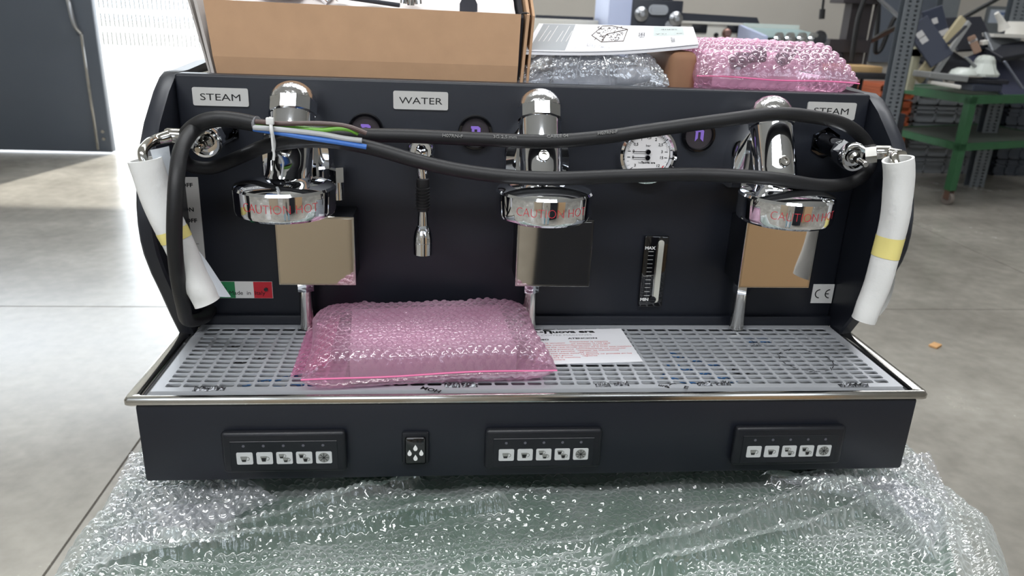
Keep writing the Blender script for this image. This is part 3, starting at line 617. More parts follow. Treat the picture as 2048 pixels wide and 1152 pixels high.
# ------------------------------------------------------------------ pink padded bags
def pouch(name, cx, cy, rot, a, b, z0, zs, z1, m, label, eu=.2, ev=.14, pu=.62, pv=.5, res=.00125, seed=1, bubh=.0026, wr=.004, fz=None, cat='padded bag', bp=.0125, streak=0.):
    r = empty(name, (cx, cy, z0), label, cat); cs, sn = math.cos(rot), math.sin(rot)
    def prof(t, e, p): f = np.clip((1-np.abs(t))/e, 0, 1); return (1-(1-f)**2)**p
    def even(H, e, p, half):
        t = np.linspace(-1, 1, 4001); h = H*prof(t, e, p); sl = np.concatenate([[0], np.cumsum(np.hypot(np.diff(t*half), np.diff(h)))])
        n = int(sl[-1]/res); ss = np.linspace(0, sl[-1], n); return np.interp(ss, sl, t), ss
    for nm, H, sgn in (('top_film', z1-zs, 1), ('bottom_film', zs-z0-.001, -1)):
        tu, su = even(H, eu, pu, a); tv, sv = even(H, ev, pv, b); u, v = np.meshgrid(tu, tv); SU, SV = np.meshgrid(su, sv)
        x = u*a*(1-.035*np.cos(v*PI/2)); y = v*b*(1-.04*np.cos(u*PI/2)); z = zs+sgn*H*prof(u, eu, pu)*prof(v, ev, pv)
        if fz is not None and sgn > 0: z = z+fz(u, v)
        P = np.stack([x, y, z], -1); n = np.cross(np.gradient(P, axis=1), np.gradient(P, axis=0)); n /= np.linalg.norm(n, axis=-1, keepdims=True)+1e-12; n *= sgn
        bb = bubbles(SU, SV, bp, bp*.40, bubh); ed = np.clip(np.minimum(1-np.abs(u), (1-np.abs(v))*b/a)*14, 0, 1)
        nz = (vnoise(SU, SV, 30, seed)-.5)*wr+(vnoise(SU+SV, SV-SU, 75, seed+1)-.5)*wr*.6
        if streak: nz = nz+streak*(np.abs(vnoise(SU*3+SV*.6, SV*.5, 60, seed+2)-.5)*2-.3)+streak*.6*np.abs(vnoise(SU+SV, SV-SU, 140, seed+3)-.5)
        d = (bb+nz)*ed
        if sgn < 0: d = np.minimum(d, .9*(z-z0)/np.maximum(-n[..., 2], .05)*.5+.0)*np.clip((z-z0)/.006, 0, 1)
        P = P+n*d[..., None]; x, y, z = P[..., 0], P[..., 1], np.maximum(P[..., 2], z0)
        grid_mesh(nm, cx+x*cs-y*sn, cy+x*sn+y*cs, z, m, r)
    return r, cs, sn
# bag on the drip tray
bx, by, br = -.147, .112, .085
bag, cs, sn = pouch('pink_padded_bag', bx, by, br, .157, .094, .0015, .020, .050, PINKF, 'pink bubble wrap bag lying on the drip tray, half over the white leaflet', eu=.26, ev=.14, bubh=.0030)
T = Matrix.Translation((bx, by, 0)) @ Matrix.Rotation(br, 4, 'Z')
mk('inner_box', M().box(-.100, .108, -.078, .075, .004, .0445, bev=.002, m=T), mat('inner_carton', (176, 160, 170), .6, noise=.1, nscale=10), bag)
mk('seam', M().tube([T @ Vector((x, -.0945+.003*math.cos(x*9), .020+.001*math.sin(x*30))) for x in np.linspace(-.157, .157, 12)], .0010, 6, 3), mat('pink_seam', (240, 120, 170), .4), bag)
fu, fv = np.meshgrid(np.linspace(0, 1, 60), np.linspace(0, 1, 150))
FX = -.316+.045*fu-.004*fv; FY = .046+.165*fv+.008*fu; FZ = .0035+.012*fu+bubbles(FX, FY)+.002*vnoise(FX, FY, 50, 3)
grid_mesh('back_flap', FX, FY, FZ, PINKF2, bag)
# bag on top of the machine
bag2, cs, sn = pouch('pink_padded_bag', .350, .372, .01, .120, .115, .3385, .368, .413, PINKF, 'pink bubble wrap bag lying on top of the machine at the right', eu=.34, ev=.50, pv=.55, pu=.7, bubh=.0034, seed=5, bp=.0150, fz=lambda u, v: .004*np.clip(v, 0, 1))
T = Matrix.Translation((.350, .372, 0))
mk('inner_parts', M().box(-.070, .07, -.03, .085, .345, .398, bev=.008, m=T), mat('inner_pale', (226, 206, 216), .6), bag2)
mk('inner_fitting', M().lathe([(.010, 0), (.013, .01), (.008, .03), (.012, .05)], (.300, .318, .385), (.9, .1, .25)).lathe([(.009, 0), (.012, .012), (.006, .03)], (.37, .318, .388), (.6, -.1, .5)), mat('dark_fitting', (50, 48, 60), .4), bag2)
mk('seam', M().tube([(.350-.12*math.cos(PI*0)+x, .2575+.003*math.cos(x*9), .368+.001*math.sin(x*40)-.003*(x/.24)) for x in np.linspace(0, .24, 12)], .0010, 6, 3), mat('pink_seam', (1, 1, 1)), bag2)
# clear wrapped package with cardboard
pk, cs, sn = pouch('clear_wrapped_package', .088, .378, 0, .112, .090, .3385, .352, .398, FILM2, 'lumpy clear bubble wrap package on the machine, under the white booklet', eu=.60, ev=.24, pu=.5, wr=.008, bubh=.0016, seed=9, bp=.0100, streak=.0042, res=.001, fz=lambda u, v: -.012*np.clip(-u, 0, 1))
mk('wrapped_fittings', M().box(.03, .16, .32, .44, .342, .385, bev=.012).lathe([(.012, 0), (.014, .02), (.01, .05)], (.125, .312, .36), (1, 0, .1)).box(-.005, .03, .32, .44, .342, .362, bev=.008), mat('wrapped_grey', (206, 208, 214), .5, noise=.45, nscale=60), pk)
mk('film_wrinkles', M().tube([(.02, .295, .34), (.03, .290, .36), (.035, .298, .378)], .0008, 5).tube([(.07, .290, .342), (.062, .288, .365), (.068, .296, .388)], .0008, 5).tube([(.115, .289, .345), (.108, .287, .37), (.1, .297, .392)], .0008, 5), FILM2, pk, kind='stuff')
mk('cardboard_roll', M().box(.198, .240, .288, .47, .3375, .400, bev=.013, seg=4), mat('brown_roll', (146, 108, 82), .75, noise=.12, bump=.4, nscale=30), None, 'short brown cardboard wrapped roll between the clear package and the pink bag', 'cardboard roll')
# booklet on top of it
c4 = [U(1046, 103, 1, .292), U(1397, 90, 1, .292), U(1386, 56, 1, .47), U(1078, 49, 1, .47)]
def bil(u, v, off=0):
    p = (1-u)*(1-v)*c4[0]+u*(1-v)*c4[1]+u*v*c4[2]+(1-u)*v*c4[3]; return (p[0], p[1], p[2]+off-.005*math.sin(PI*u)*(1-v)+.002)
bk = empty('instruction_booklet', (.12, .38, .40), 'white printed instruction booklet lying on the clear wrapped package', 'booklet')
def sheet(name, off, th, m, u0=0, u1=1, v0=0, v1=1, lift=0):
    n1, n2 = 12, 6; mm = M(); G = lambda o: [bil(u0+(u1-u0)*i/n1, v0+(v1-v0)*j/n2, o) for j in range(n2+1) for i in range(n1+1)]
    V = G(off)+G(off+th); k = (n1+1)*(n2+1); F = []
    for j in range(n2):
        for i in range(n1):
            a = j*(n1+1)+i; F += [(a, a+1, a+n1+2, a+n1+1), (a+k, a+n1+1+k, a+n1+2+k, a+1+k)]
    per = [i for i in range(n1+1)]+[j*(n1+1)+n1 for j in range(1, n2+1)]+[n2*(n1+1)+i for i in range(n1-1, -1, -1)]+[j*(n1+1) for j in range(n2-1, 0, -1)]
    F += [(per[i], per[i]+k, per[(i+1) % len(per)]+k, per[(i+1) % len(per)]) for i in range(len(per))]
    mm.add(V, F); return mk(name, mm, m, bk, angle=50)
sheet('back_pages', -.006, .0035, PAPER); sheet('cover', -.0015, .0012, PAPER)
sheet('grey_panel', -.0002, .0002, mat('booklet_grey', (150, 154, 158), .6), .03, .235, .02, .98)
sheet('stamp_panel', -.0002, .0002, mat('booklet_stamp', (186, 196, 194), .6), .74, .93, .5, .97)
m = M()
for i in range(6):
    u = .06+.028*i+(.02 if i > 2 else 0); pts = [bil(u+.012*t, .3+.6*t-(.2 if i % 2 else 0)*t, .0002) for t in np.linspace(0, 1, 9)]; m.tube(pts, .0006, 5, 1)
mk('white_lettering', m, WHITE, bk)
m = M()
def btext(t, size, u, v, rz=PI): 
    def f(q):
        du = q[0]/.24; dv = q[1]/.19
        if rz == 'v': du, dv = q[1]/.24, -q[0]/.19
        if rz == PI: du, dv = -du, -dv
        return bil(u+du, v+dv, .0004)
    m.text(t, size, f, 1, ext=.0001)
btext('SERIE A', .013, .665, .55, 'v'); btext('SERIE', .011, .84, .80); btext('12 A', .009, .79, .58); btext('02', .009, .90, .58); btext('La nuova', .012, .86, .28, 'v')
mk('dark_lettering', m, mat('booklet_ink', (84, 84, 88), .6), bk, flat=True)
m = M(); rs = random.Random(3)
for k in range(90):   # line drawing of a machine
    u = .38+.17*rs.random(); v = .35+.55*rs.random(); m.tube([bil(u, v, .0004), bil(u+.02*(rs.random()-.3), v+.09*(rs.random()-.5), .0004)], .0005, 4, 1)
for uv in (((.36, .55), (.43, .3), (.56, .32), (.575, .8), (.47, .95), (.41, .93), (.36, .55)), ((.43, .3), (.45, .6), (.575, .8))): m.tube([bil(a, b, .0004) for a, b in uv], .0006, 4, 1)
mk('machine_drawing', m, mat('drawing_ink', (96, 84, 76), .6), bk)

# ------------------------------------------------------------------ leaflet on the drip tray
lf = empty('leaflet', (.06, .15, .0015), 'white leaflet with red printed text on the drip tray, partly under the pink bag', 'leaflet')
lc = [U(1000, 664, 2, .0018), U(1242, 657, 2, .0018), U(1286, 723, 2, .0018), U(1075, 729, 2, .0018)]
lc[0] = lc[1]+(lc[3]-lc[2])*1.0
lm = M().add([tuple(p) for p in (lc[3], lc[2], lc[1], lc[0])]+[tuple(p-np.array([0, 0, .0004])) for p in (lc[3], lc[2], lc[1], lc[0])], [(0, 1, 2, 3), (7, 6, 5, 4), (0, 4, 5, 1), (1, 5, 6, 2), (2, 6, 7, 3), (3, 7, 4, 0)])
mk('sheet', lm, PAPER, lf, flat=True)
def ltext(mm, t, size, px, py, sx=1.3, bold=0., align='LEFT'):
    p = U(px, py, 2, .002); r = math.atan2(*(lc[2]-lc[3])[[1, 0]]); mm.text(t, size, flatm(p[0], p[1], .0020, r*.6), sx, .00005, align, bold)
m = M(); ltext(m, 'La', .0085, 1071, 664, 1.5, .0002); ltext(m, 'uova era', .0125, 1104, 664, 1.45, .0005)
p = U(1095, 664, 2, .002); s = .0085; m.xy([(p[0]+a*s, p[1]+b*s) for a, b in [(-.75, .75), (.35, .75), (.75, .45), (.75, -.9), (.3, -.6), (.3, .25), (-.2, .25), (-.2, -.6), (-.6, -.9), (-.6, .4), (-.75, .4)]], .0019, .0021)
ltext(m, 'ATENCION', .0065, 1136, 677, 1.3, .0002); ltext(m, 'NTUMO', .0065, 1055, 680, 1.3, .0002)
mk('black_heading', m, INK, lf, flat=True)
m = M(); ltext(m, 'COFFEE MACHINES', .0065, 1082, 671, 1.35)
mk('grey_heading', m, mat('heading_grey', (170, 170, 172), .6), lf, flat=True)
m = M()
for i, t in enumerate(['Desembalar la maquina', 'no conectar la red agua', 'comprobar que todo', 'el equipo de la linea este instalado', 'adecuadamente, no manipular', 'respetar las indicaciones', 'del tecnico', 'La garantia no procede sin los', 'registros']): ltext(m, t, .0048, 1139+3.2*i, 683.5+3.5*i, 1.25)
for i, t in enumerate(['Leggere le istruzioni', 'prima della installazione', 'collegare alla rete idrica', 'verificare la pressione', 'non aprire il pannello', 'usare solo acqua dolce', 'pulire ogni giorno', 'spegnere la macchina', 'controllare']): ltext(m, t, .0048, 1062+3.6*i, 687+4.1*i, 1.25)
mk('red_print', m, mat('faded_red_print', (214, 120, 120), .7), lf, flat=True)

# ------------------------------------------------------------------ cardboard box with accessories on top
bxo = empty('cardboard_box', (-.235, .42, .337), 'open brown cardboard box of accessories on top of the machine at the left', 'box')
y0b = .285
BL = U(438, 152, 1, y0b); BR = U(1026, 168, 1, y0b); TL = U(416, 8, 1, y0b); TR = U(1037, 31, 1, y0b)
zt = .441; xl0, xr0, xl1, xr1 = -.436, -.024, -.447, -.021
def wallq(m, a, b, c, d, t):  # a,b bottom; c,d top; t thickness vector
    a, b, c, d, t = map(np.array, (a, b, c, d, t)); m.add([tuple(p) for p in (a, b, c, d, a+t, b+t, c+t, d+t)], [(0, 1, 2, 3), (7, 6, 5, 4), (0, 4, 5, 1), (1, 5, 6, 2), (2, 6, 7, 3), (3, 7, 4, 0)])
zc = .372
m = M(); wallq(m, (xl0, y0b, .337), (xr0, y0b, .337), (xr0+.001, y0b-.0042, zc), (xl0-.004, y0b-.0042, zc), (0, .004, 0)); wallq(m, (xl0-.004, y0b-.0042, zc), (xr0+.001, y0b-.0042, zc), (xr1, y0b, zt), (xl1, y0b, zt+.0035), (0, .004, 0))
mk('front_wall', m, CARD, bxo, flat=True)
m = M(); wallq(m, (xl0, .56, .337), (xr0, .56, .337), (xr1, .57, .60), (xl1, .57, .60), (0, .004, 0)); mk('back_wall', m, CARD, bxo, flat=True)
m = M(); m.box(xl0, xr0, y0b+.004, .56, .3375, .341); mk('bottom_panel', m, CARD, bxo, flat=True)
m = M(); wallq(m, (-.020, y0b-.001, .337), (-.020, .56, .337), (-.013, .57, .60), (-.0125, y0b+.002, .4405), (.004, 0, 0)); wallq(m, (-.0105, y0b+.004, .337), (-.0105, .56, .337), (-.004, .57, .60), (-.0045, y0b+.006, .4395), (.0035, 0, 0)); mk('side_wall', m, CARD, bxo, flat=True)
m = M(); wallq(m, (-.025, y0b+.008, .337), (-.025, .56, .337), (-.020, .57, .58), (-.0205, y0b+.008, .436), (.004, 0, 0)); mk('gap_shade', m, mat('gap_shade_dark', (30, 28, 34), .9), bxo, flat=True)  # near-black sheet stands in for the shade in the gap beside the wall
m = M(); wallq(m, (-.440, y0b+.003, .337), (-.440, .56, .337), (-.455, .57, .60), (-.458, y0b+.003, .452), (-.004, 0, 0)); wallq(m, (-.452, y0b+.03, .337), (-.452, .56, .337), (-.468, .57, .60), (-.472, y0b+.02, .452), (-.003, 0, 0)); mk('side_wall', m, mat('pale_cardboard', (190, 184, 180), .8), bxo, flat=True)
m = M().tube([(-.022, y0b+.004, .4395), (-.018, y0b+.006, .4425), (-.010, y0b+.006, .442), (-.007, y0b+.008, .438)], .0012, 6, 3); mk('tuck_edge', m, INK, bxo)
u, v = np.meshgrid(np.linspace(0, 1, 90), np.linspace(0, 1, 60))
LX = -.435+.410*u; LY = .291+.262*v; LZ = .425+.115*v**1.1+.010*(vnoise(LX, LY, 16, 2)-.5)+.006*(vnoise(LX+LY, LY, 45, 3)-.5)
grid_mesh('tissue_lining', LX, LY, LZ, mat('white_tissue', (226, 218, 214), .8), bxo)
def lz(x, y): return .425+.115*((y-.291)/.262)**1.1
# loose contents lying on the lining
def content(px, py, y): p = U(px, py, 1, y); return p
p = content(592, 4, .36)
fo = empty('filter_holder', (p[0], .36, lz(0, .36)), 'chrome filter basket piece showing over the box rim, leftmost in the box', 'filter holder')
mk('basket', M().lathe([(.030, 0), (.034, .004), (.034, .022), (.031, .024), (.028, .006), (.001, .004)], (p[0]-.02, .365, lz(0, .365)-.004)), CHROME, fo)
mk('spout', M().tube([(p[0]+.01, .365, lz(0, .36)+.012), (p[0]+.035, .35, lz(0, .35)+.012), (p[0]+.05, .345, lz(0, .345)+.002)], .008), CHROME, fo)
mk('wire_clip', M().tube([(p[0]-.05, .33, .449), (p[0]-.045, .33, .456), (p[0]-.02, .332, .457), (p[0]-.01, .33, .449)], .0016), STEEL, fo)
p = content(700, 8, .33)
mk('flat_wrench', M().box(-.045, .055, -.006, .006, 0, .006, bev=.0015, m=Matrix.Translation((p[0]+.015, .325, .449)) @ Matrix.Rotation(.10, 4, 'Y')), mat('dark_tool', (60, 62, 68), .4, .4), None, 'flat dark tool lying in the cardboard box between the chrome pieces', 'tool')
mk('small_clip', M().tube([(p[0]-.05, .322, .449), (p[0]-.03, .322, .4545), (p[0]-.015, .322, .449)], .0014), CHROME, None, 'thin bent wire clip at the left end of the dark tool in the box', 'clip')
p = content(822, 4, .33)
ts = empty('twin_spout', (p[0], .33, .444), 'small chrome twin spout standing in the cardboard box right of the dark tool', 'spout')
mk('stem', M().cyl((p[0], .33, .447), (p[0], .33, .475), .006), CHROME, ts)
for s in (-1, 1): mk('outlet', M().tube([(p[0], .33, .466), (p[0]+s*.009, .328, .462), (p[0]+s*.011, .327, .449)], .005), CHROME, ts)
p = content(937, 15, .33)
mk('rubber_blind', M().xz([(p[0]-.0125, .440), (p[0]-.0125, .452), (p[0]-.009, .459), (p[0]-.003, .462), (p[0]+.003, .462), (p[0]+.009, .459), (p[0]+.0125, .452), (p[0]+.0125, .440)], .326, .336), mat('dark_rubber_piece', (50, 52, 60), .5), None, 'rounded dark rubber piece standing at the right end of the cardboard box', 'handle')

# ------------------------------------------------------------------ BACKGROUND: bench with other machines
bn = empty('long_bench', (2.0, 4.9, -1), 'long workbench behind, carrying the other coffee machines', 'bench')
DARKM = mat('dark_bench', (48, 48, 52), .6)
mk('bench_top', M().box(.2, 2.95, 4.35, 5.3, -.09, -.05, bev=.004), mat('bench_wood', (150, 128, 98), .6, noise=.1, nscale=6), bn)
for x in (.3, 1.6, 2.85):
    for y in (4.45, 5.2): mk('leg', M().box(x-.03, x+.03, y-.03, y+.03, -1, -.09), DARKM, bn)
mk('lower_shelf', M().box(.25, 2.9, 4.4, 5.25, -.62, -.59), DARKM, bn)
BLU = mat('pale_blue_panel', (186, 196, 226), .5); OFFW = mat('cream_machine', (212, 210, 202), .5); BLK2 = mat('dark_machine', (42, 46, 56), .45)
# cream machine on the far left
m1 = empty('coffee_machine', (.74, 4.75, -.05), 'cream coffee machine with a black top slot, leftmost on the back bench', 'coffee machine')
mk('body', M().box(.47, .95, 4.6, 5.0, -.05, .425, bev=.01), OFFW, m1)
mk('top_slot', M().box(.50, .90, 4.62, 4.98, .425, .445), BLK2, m1)
for x in (.66, .86): mk('knob', M().lathe([(.02, 0), (.022, .02), (.014, .035)], (x, 4.6, .355), (0, -1, 0)), RUBBER, m1)
mk('side_rail', M().box(.455, .47, 4.62, 5.0, -.05, .435, bev=.004), PAPER, m1)
# black machine with valve knobs
m2 = empty('coffee_machine', (1.2, 4.5, -.05), 'black coffee machine with pale blue side panel and two chrome knobs on the back bench', 'coffee machine')
mk('body', M().box(1.085, 1.42, 4.3, 4.75, -.05, .565, bev=.006), BLK2, m2)
mk('side_panel', M().box(.93, 1.08, 4.28, 4.75, -.05, .60, bev=.004), BLU, m2)
mk('top_cover', M().box(1.08, 1.36, 4.32, 4.72, .565, .60, bev=.01), BLK2, m2)
for x, z, r in ((1.145, .475, .045), (1.405-.03, .455, .045)):
    k = mk('valve_knob', M().lathe([(r*.6, 0), (r, .01), (r, .02), (r*.5, .03), (r*.45, .05), (r*.3, .055)], (x, 4.3, z), (0, -1, 0), 24), mat('cast_metal', (170, 172, 176), .25, .9), m2)
mk('oval_plate', M().xz(rrect(1.255, .505, .13, .062, .03, 6), 4.285, 4.3).xz(rrect(1.255, .505, .10, .035, .016, 6), 4.28, 4.285), mat('cast_metal', (1, 1, 1)), m2)
mk('port_ring', M().lathe([(.014, .0), (.026, 0), (.026, .012), (.014, .012)], (1.335, 4.3, .415), (0, -1, 0), 24), mat('cast_metal', (1, 1, 1)), m2)
# wide cream machine with black top
m3 = empty('coffee_machine', (1.8, 4.9, -.05), 'wide cream coffee machine with black top shelf and dark switches on the back bench', 'coffee machine')
zl = U(1430, 43, 1, 4.8)[2]; zs1 = U(1430, 28, 1, 4.8)[2]
mk('body', M().box(1.50, 2.27, 4.80, 5.2, -.05, zl-.01, bev=.01), OFFW, m3)
mk('top_shelf', M().prism([(1.52, zl), (2.16, zl-.012), (2.13, zs1-.012), (1.56, zs1)], lambda a, b: (a, 4.82, b), lambda a, b: (a, 5.15, b)), BLK2, m3)
mk('top_lip', M().box(1.49, 2.29, 4.78, 5.2, zl-.022, zl-.004, bev=.004), OFFW, m3)
for px in (1398, 1468):
    q = U(px, 57, 1, 4.79); mk('switch', M().box(q[0]-.05, q[0]+.06, 4.785, 4.80, q[2]-.03, q[2]+.03, bev=.006), PLAS, m3)
q = U(1453, 66, 1, 4.79); mk('knob', M().lathe([(.03, 0), (.035, .02), (.02, .04)], (q[0], 4.80, q[2]), (0, -1, 0)), mat('copper_knob', (140, 110, 100), .3, .6), m3)
for px in (1432, 1478): q = U(px, 70, 1, 4.79); mk('pin', M().lathe([(.014, 0), (.016, .02), (.008, .03)], (q[0], 4.80, q[2]), (0, -1, 0)), RUBBER, m3)
# open silver machine
m4 = empty('coffee_machine', (2.2, 4.4, -.05), 'low open silver machine with chrome group heads on the back bench', 'coffee machine')
A0 = U(1478, 62, 1, 4.3); A1 = U(1645, 83, 1, 4.3)
qa = U(1486, 50, 1, 4.75); qb = U(1540, 72, 1, 4.3); qc = U(1652, 71, 1, 4.3); qd = U(1592, 50, 1, 4.75)
mk('body', M().box(qb[0]-.02, qc[0]+.01, 4.30, 4.75, -.05, qc[2]-.05, bev=.004), BRUSH, m4)
mk('side_wall', M().prism([(4.28, -.05), (4.28, qb[2]), (4.755, qa[2]), (4.755, -.05)], lambda a, b: (qb[0]-.05, a, b), lambda a, b: (qb[0]-.022, a, b)), BLU, m4)
mk('rear_rim', M().box(qb[0]-.02, qc[0]+.01, 4.74, 4.755, qc[2]-.06, qd[2]), mat('pale_rim', (206, 212, 206), .4), m4)
mk('top_sheet', M().add([(qb[0]-.02, 4.30, qb[2]-.004), (qc[0]+.01, 4.30, qc[2]-.004), (qc[0]+.01, 4.74, qd[2]-.03), (qb[0]-.02, 4.74, qd[2]-.03), (qb[0]-.02, 4.30, qb[2]-.012), (qc[0]+.01, 4.30, qc[2]-.012), (qc[0]+.01, 4.74, qd[2]-.04), (qb[0]-.02, 4.74, qd[2]-.04)], [(0, 1, 2, 3), (7, 6, 5, 4), (0, 4, 5, 1), (1, 5, 6, 2), (2, 6, 7, 3), (3, 7, 4, 0)]), mat('teal_sheet', (150, 176, 178), .3, .3), m4, flat=True)
for px in (1556, 1578, 1602, 1624): q = U(px, 79, 1, 4.27); mk('group', M().lathe([(.030, 0), (.034, .01), (.034, .03), (.018, .034), (.018, .06)], (q[0], 4.28, q[2]), (0, -.7, .4), 20), CHROME, m4)
q = U(1638, 77, 1, 4.25); mk('side_knob', M().lathe([(.02, 0), (.046, .01), (.05, .02), (.046, .035), (.03, .03)], (q[0], 4.27, q[2]), (.2, -1, .1), 24), mat('dark_knob_rim', (90, 92, 98), .2, .8), m4)
mk('side_foot', M().cyl((q[0]+.02, 4.28, q[2]-.16), (q[0]+.02, 4.28, q[2]-.06), .03), CHROME, m4)
# dark stand with column, cable and cross arm
st = empty('drill_stand', (2.9, 5.7, -1), 'tall dark metal column stand by the back wall, right of the coffee machines', 'stand')
a = U(1722, 0, 1, 5.7); b = U(1690, 118, 1, 5.7)
SDK = mat('stand_metal', (58, 54, 58), .5)
mk('column', M().box(a[0]-.09, a[0]+.09, 5.66, 5.78, -1, 2.0), SDK, st)
mk('cap_block', M().box(a[0]-.20, a[0]+.14, 5.6, 5.84, a[2]-.03, a[2]+.2), SDK, st)
q = U(1650, 90, 1, 5.7); q2 = U(1700, 100, 1, 5.7); mk('arm', M().box(q[0], q2[0]+.12, 5.62, 5.80, q[2]-.05, q[2]+.05), SDK, st)
mk('motor_block', M().box(a[0]-.32, a[0]-.12, 5.6, 5.82, q[2]-.30, q[2]-.06, bev=.02), SDK, st)
mk('pulley', M().cyl((a[0]-.22, 5.6, q[2]-.2), (a[0]-.22, 5.57, q[2]-.2), .05), mat('steel_blue', (90, 110, 140), .4), st)
mk('side_rod', M().cyl((a[0]+.12, 5.68, -.3), (a[0]+.15, 5.68, 1.8), .015), SDK, st)
mk('hanging_hose', M().tube([U(1731, -8, 1, 5.5), U(1718, 30, 1, 5.5), U(1712, 60, 1, 5.5), U(1706, 100, 1, 5.5), U(1703, 122, 1, 5.5)], .02), RUBBER, None, 'thin dark hose hanging beside the dark column stand', 'hose')
mk('ceiling_cord', M().tube([U(1650, -120, 1, 5.2), U(1648, -20, 1, 5.2), U(1645, 20, 1, 5.2)], .010).cyl(U(1645, 18, 1, 5.2), U(1643, 38, 1, 5.2), .022), RUBBER, None, 'black cord with a plug hanging in front of the back wall above the silver machine', 'cord')
# side workbench with wood board
sb = empty('side_bench', (3.3, 6.0, -1), 'dark side bench full of black crates behind the machine, right of the column stand', 'bench')
sA = U(1660, 142, 1, 5.4); sB = U(1795, 150, 1, 5.4)
mk('bench_top', M().box(sA[0]-.08, sB[0]-.12, 5.3, 6.1, sA[2]-.05, sA[2], bev=.005), DARKM, sb)
mk('wood_board', M().box(sA[0]-.06, sA[0]+.42, 5.35, 5.9, sA[2], sA[2]+.05, bev=.005), mat('pale_wood', (196, 164, 118), .6, noise=.08, nscale=8), sb)
for k in range(3):
    for j in range(2):
        x0 = sA[0]-.05+.26*k; mk('crate_front', M().box(x0, x0+.24, 5.36, 5.9, -.98+j*.40, -.98+j*.40+.36, bev=.01), mat('black_crate' if (k+j) % 2 else 'maroon_crate', (40, 40, 46) if (k+j) % 2 else (70, 48, 50), .6), sb)
# wall mounted panel and picture
mk('wall_panel', M().box(5.35, 6.2, 8.95, 9.0, .04, .88), mat('blue_grey_panel', (104, 112, 124), .5, noise=.1, nscale=3), None, 'blue-grey flat panel fixed to the back wall behind the perforated rack post', 'panel')
lp = U(1790, 60, 1, 8.8)
mk('wall_hose', M().tube([U(1758, -5, 1, 7), U(1756, 40, 1, 7), U(1752, 80, 1, 7), U(1751, 104, 1, 7), U(1762, 98, 1, 7), U(1774, 70, 1, 7), U(1788, 38, 1, 7), U(1800, 30, 1, 7)], .022), RUBBER, None, 'black hose looping down in front of the blue-grey wall panel', 'hose')
# rack posts (perforated angle) and braces
GALV = mat('galvanised_steel', (128, 134, 140), .45, .5, noise=.08, nscale=20)
def rack_post(x, y, wd, label, z1=2.4, holes=True):
    r = empty('rack_post', (x, y, -1), label, 'rack post', None)
    m = M(); zs = -1.0; step = .05
    xs = [x-wd/2, x-wd*.3, x-wd*.12, x+wd*.12, x+wd*.3, x+wd/2]
    if holes:
        m.box(xs[0], xs[1], y, y+.004, -1, z1).box(xs[2], xs[3], y, y+.004, -1, z1).box(xs[4], xs[5], y, y+.004, -1, z1)
        z = -.98
        while z < z1-.02:
            for a, b in ((xs[1], xs[2]), (xs[3], xs[4])): m.box(a, b, y, y+.004, z, z+.016)
            z += .032
    else: m.box(xs[0], xs[5], y, y+.004, -1, z1)
    mk('perforated_face', m, GALV, r, flat=True)
    mk('side_flange', M().box(xs[5]-.004, xs[5], y, y+wd*.8, -1, z1), GALV, r, flat=True)
    mk('shade_strip', M().box(xs[0], xs[5], y+wd*.5, y+wd*.5+.003, -1, z1), mat('post_shadow_steel', (84, 90, 96), .6), r, flat=True)  # darker strip paints the shade seen behind the post's face
    return r
a = U(1829, 0, 1, 4.95)
rack_post(a[0], 4.95, .135, 'grey perforated steel rack post standing left of the green cart')
a = U(1902, 10, 1, 7.65); rack_post(a[0], 7.65, .20, 'plain grey-green rack post behind the scrap pile on the cart', holes=False)
a = U(2040, 20, 1, 6.2); rack_post(a[0], 6.2, .16, 'perforated rack post at the right edge behind the white tray')
BRC = mat('brace_steel', (86, 88, 90), .5, .3)
def brace(p, q, y, y2, r, label): mk('rack_brace', M().box(-r, r, -.008, .008, 0, (Vector(U(*q, 1, y2))-Vector(U(*p, 1, y))).length, m=Matrix.Translation(Vector(U(*p, 1, y))) @ (Vector(U(*q, 1, y2))-Vector(U(*p, 1, y))).to_track_quat('Z', 'Y').to_matrix().to_4x4()), BRC, None, label, 'brace')
brace((1700, 104), (1812, 44), 6.4, 5.3, .03, 'dark diagonal steel brace rising right to the perforated rack post')
brace((1745, -14), (1800, 36), 5.6, 5.3, .022, 'thin diagonal brace falling right to the perforated rack post')
brace((1915, 42), (2005, -8), 6.8, 6.3, .03, 'diagonal steel brace above the scrap pile, rising to the right')
# framed notice board on the wall at right
nb = empty('notice_frame', (6.9, 8.98, .3), 'grey framed notice board on the wall behind the scrap pile', 'frame')
n0 = U(1967, 62, 1, 8.96); n1 = U(2030, 14, 1, 8.96)
mk('frame', M().box(n0[0], n1[0], 8.96, 9.0, n0[2]-.05, n1[2]), GALV, nb, flat=True)
mk('sheet', M().box(n0[0]+.03, n1[0]-.03, 8.95, 8.96, n0[2]+.10, n1[2]-.04), mat('notice_paper', (190, 200, 214), .6), nb, flat=True)
mk('blue_print_patch', M().box(n0[0]+.12, n1[0]-.12, 8.945, 8.95, n0[2]+.20, n1[2]-.07), mat('notice_blue', (110, 130, 170), .6), nb, flat=True)

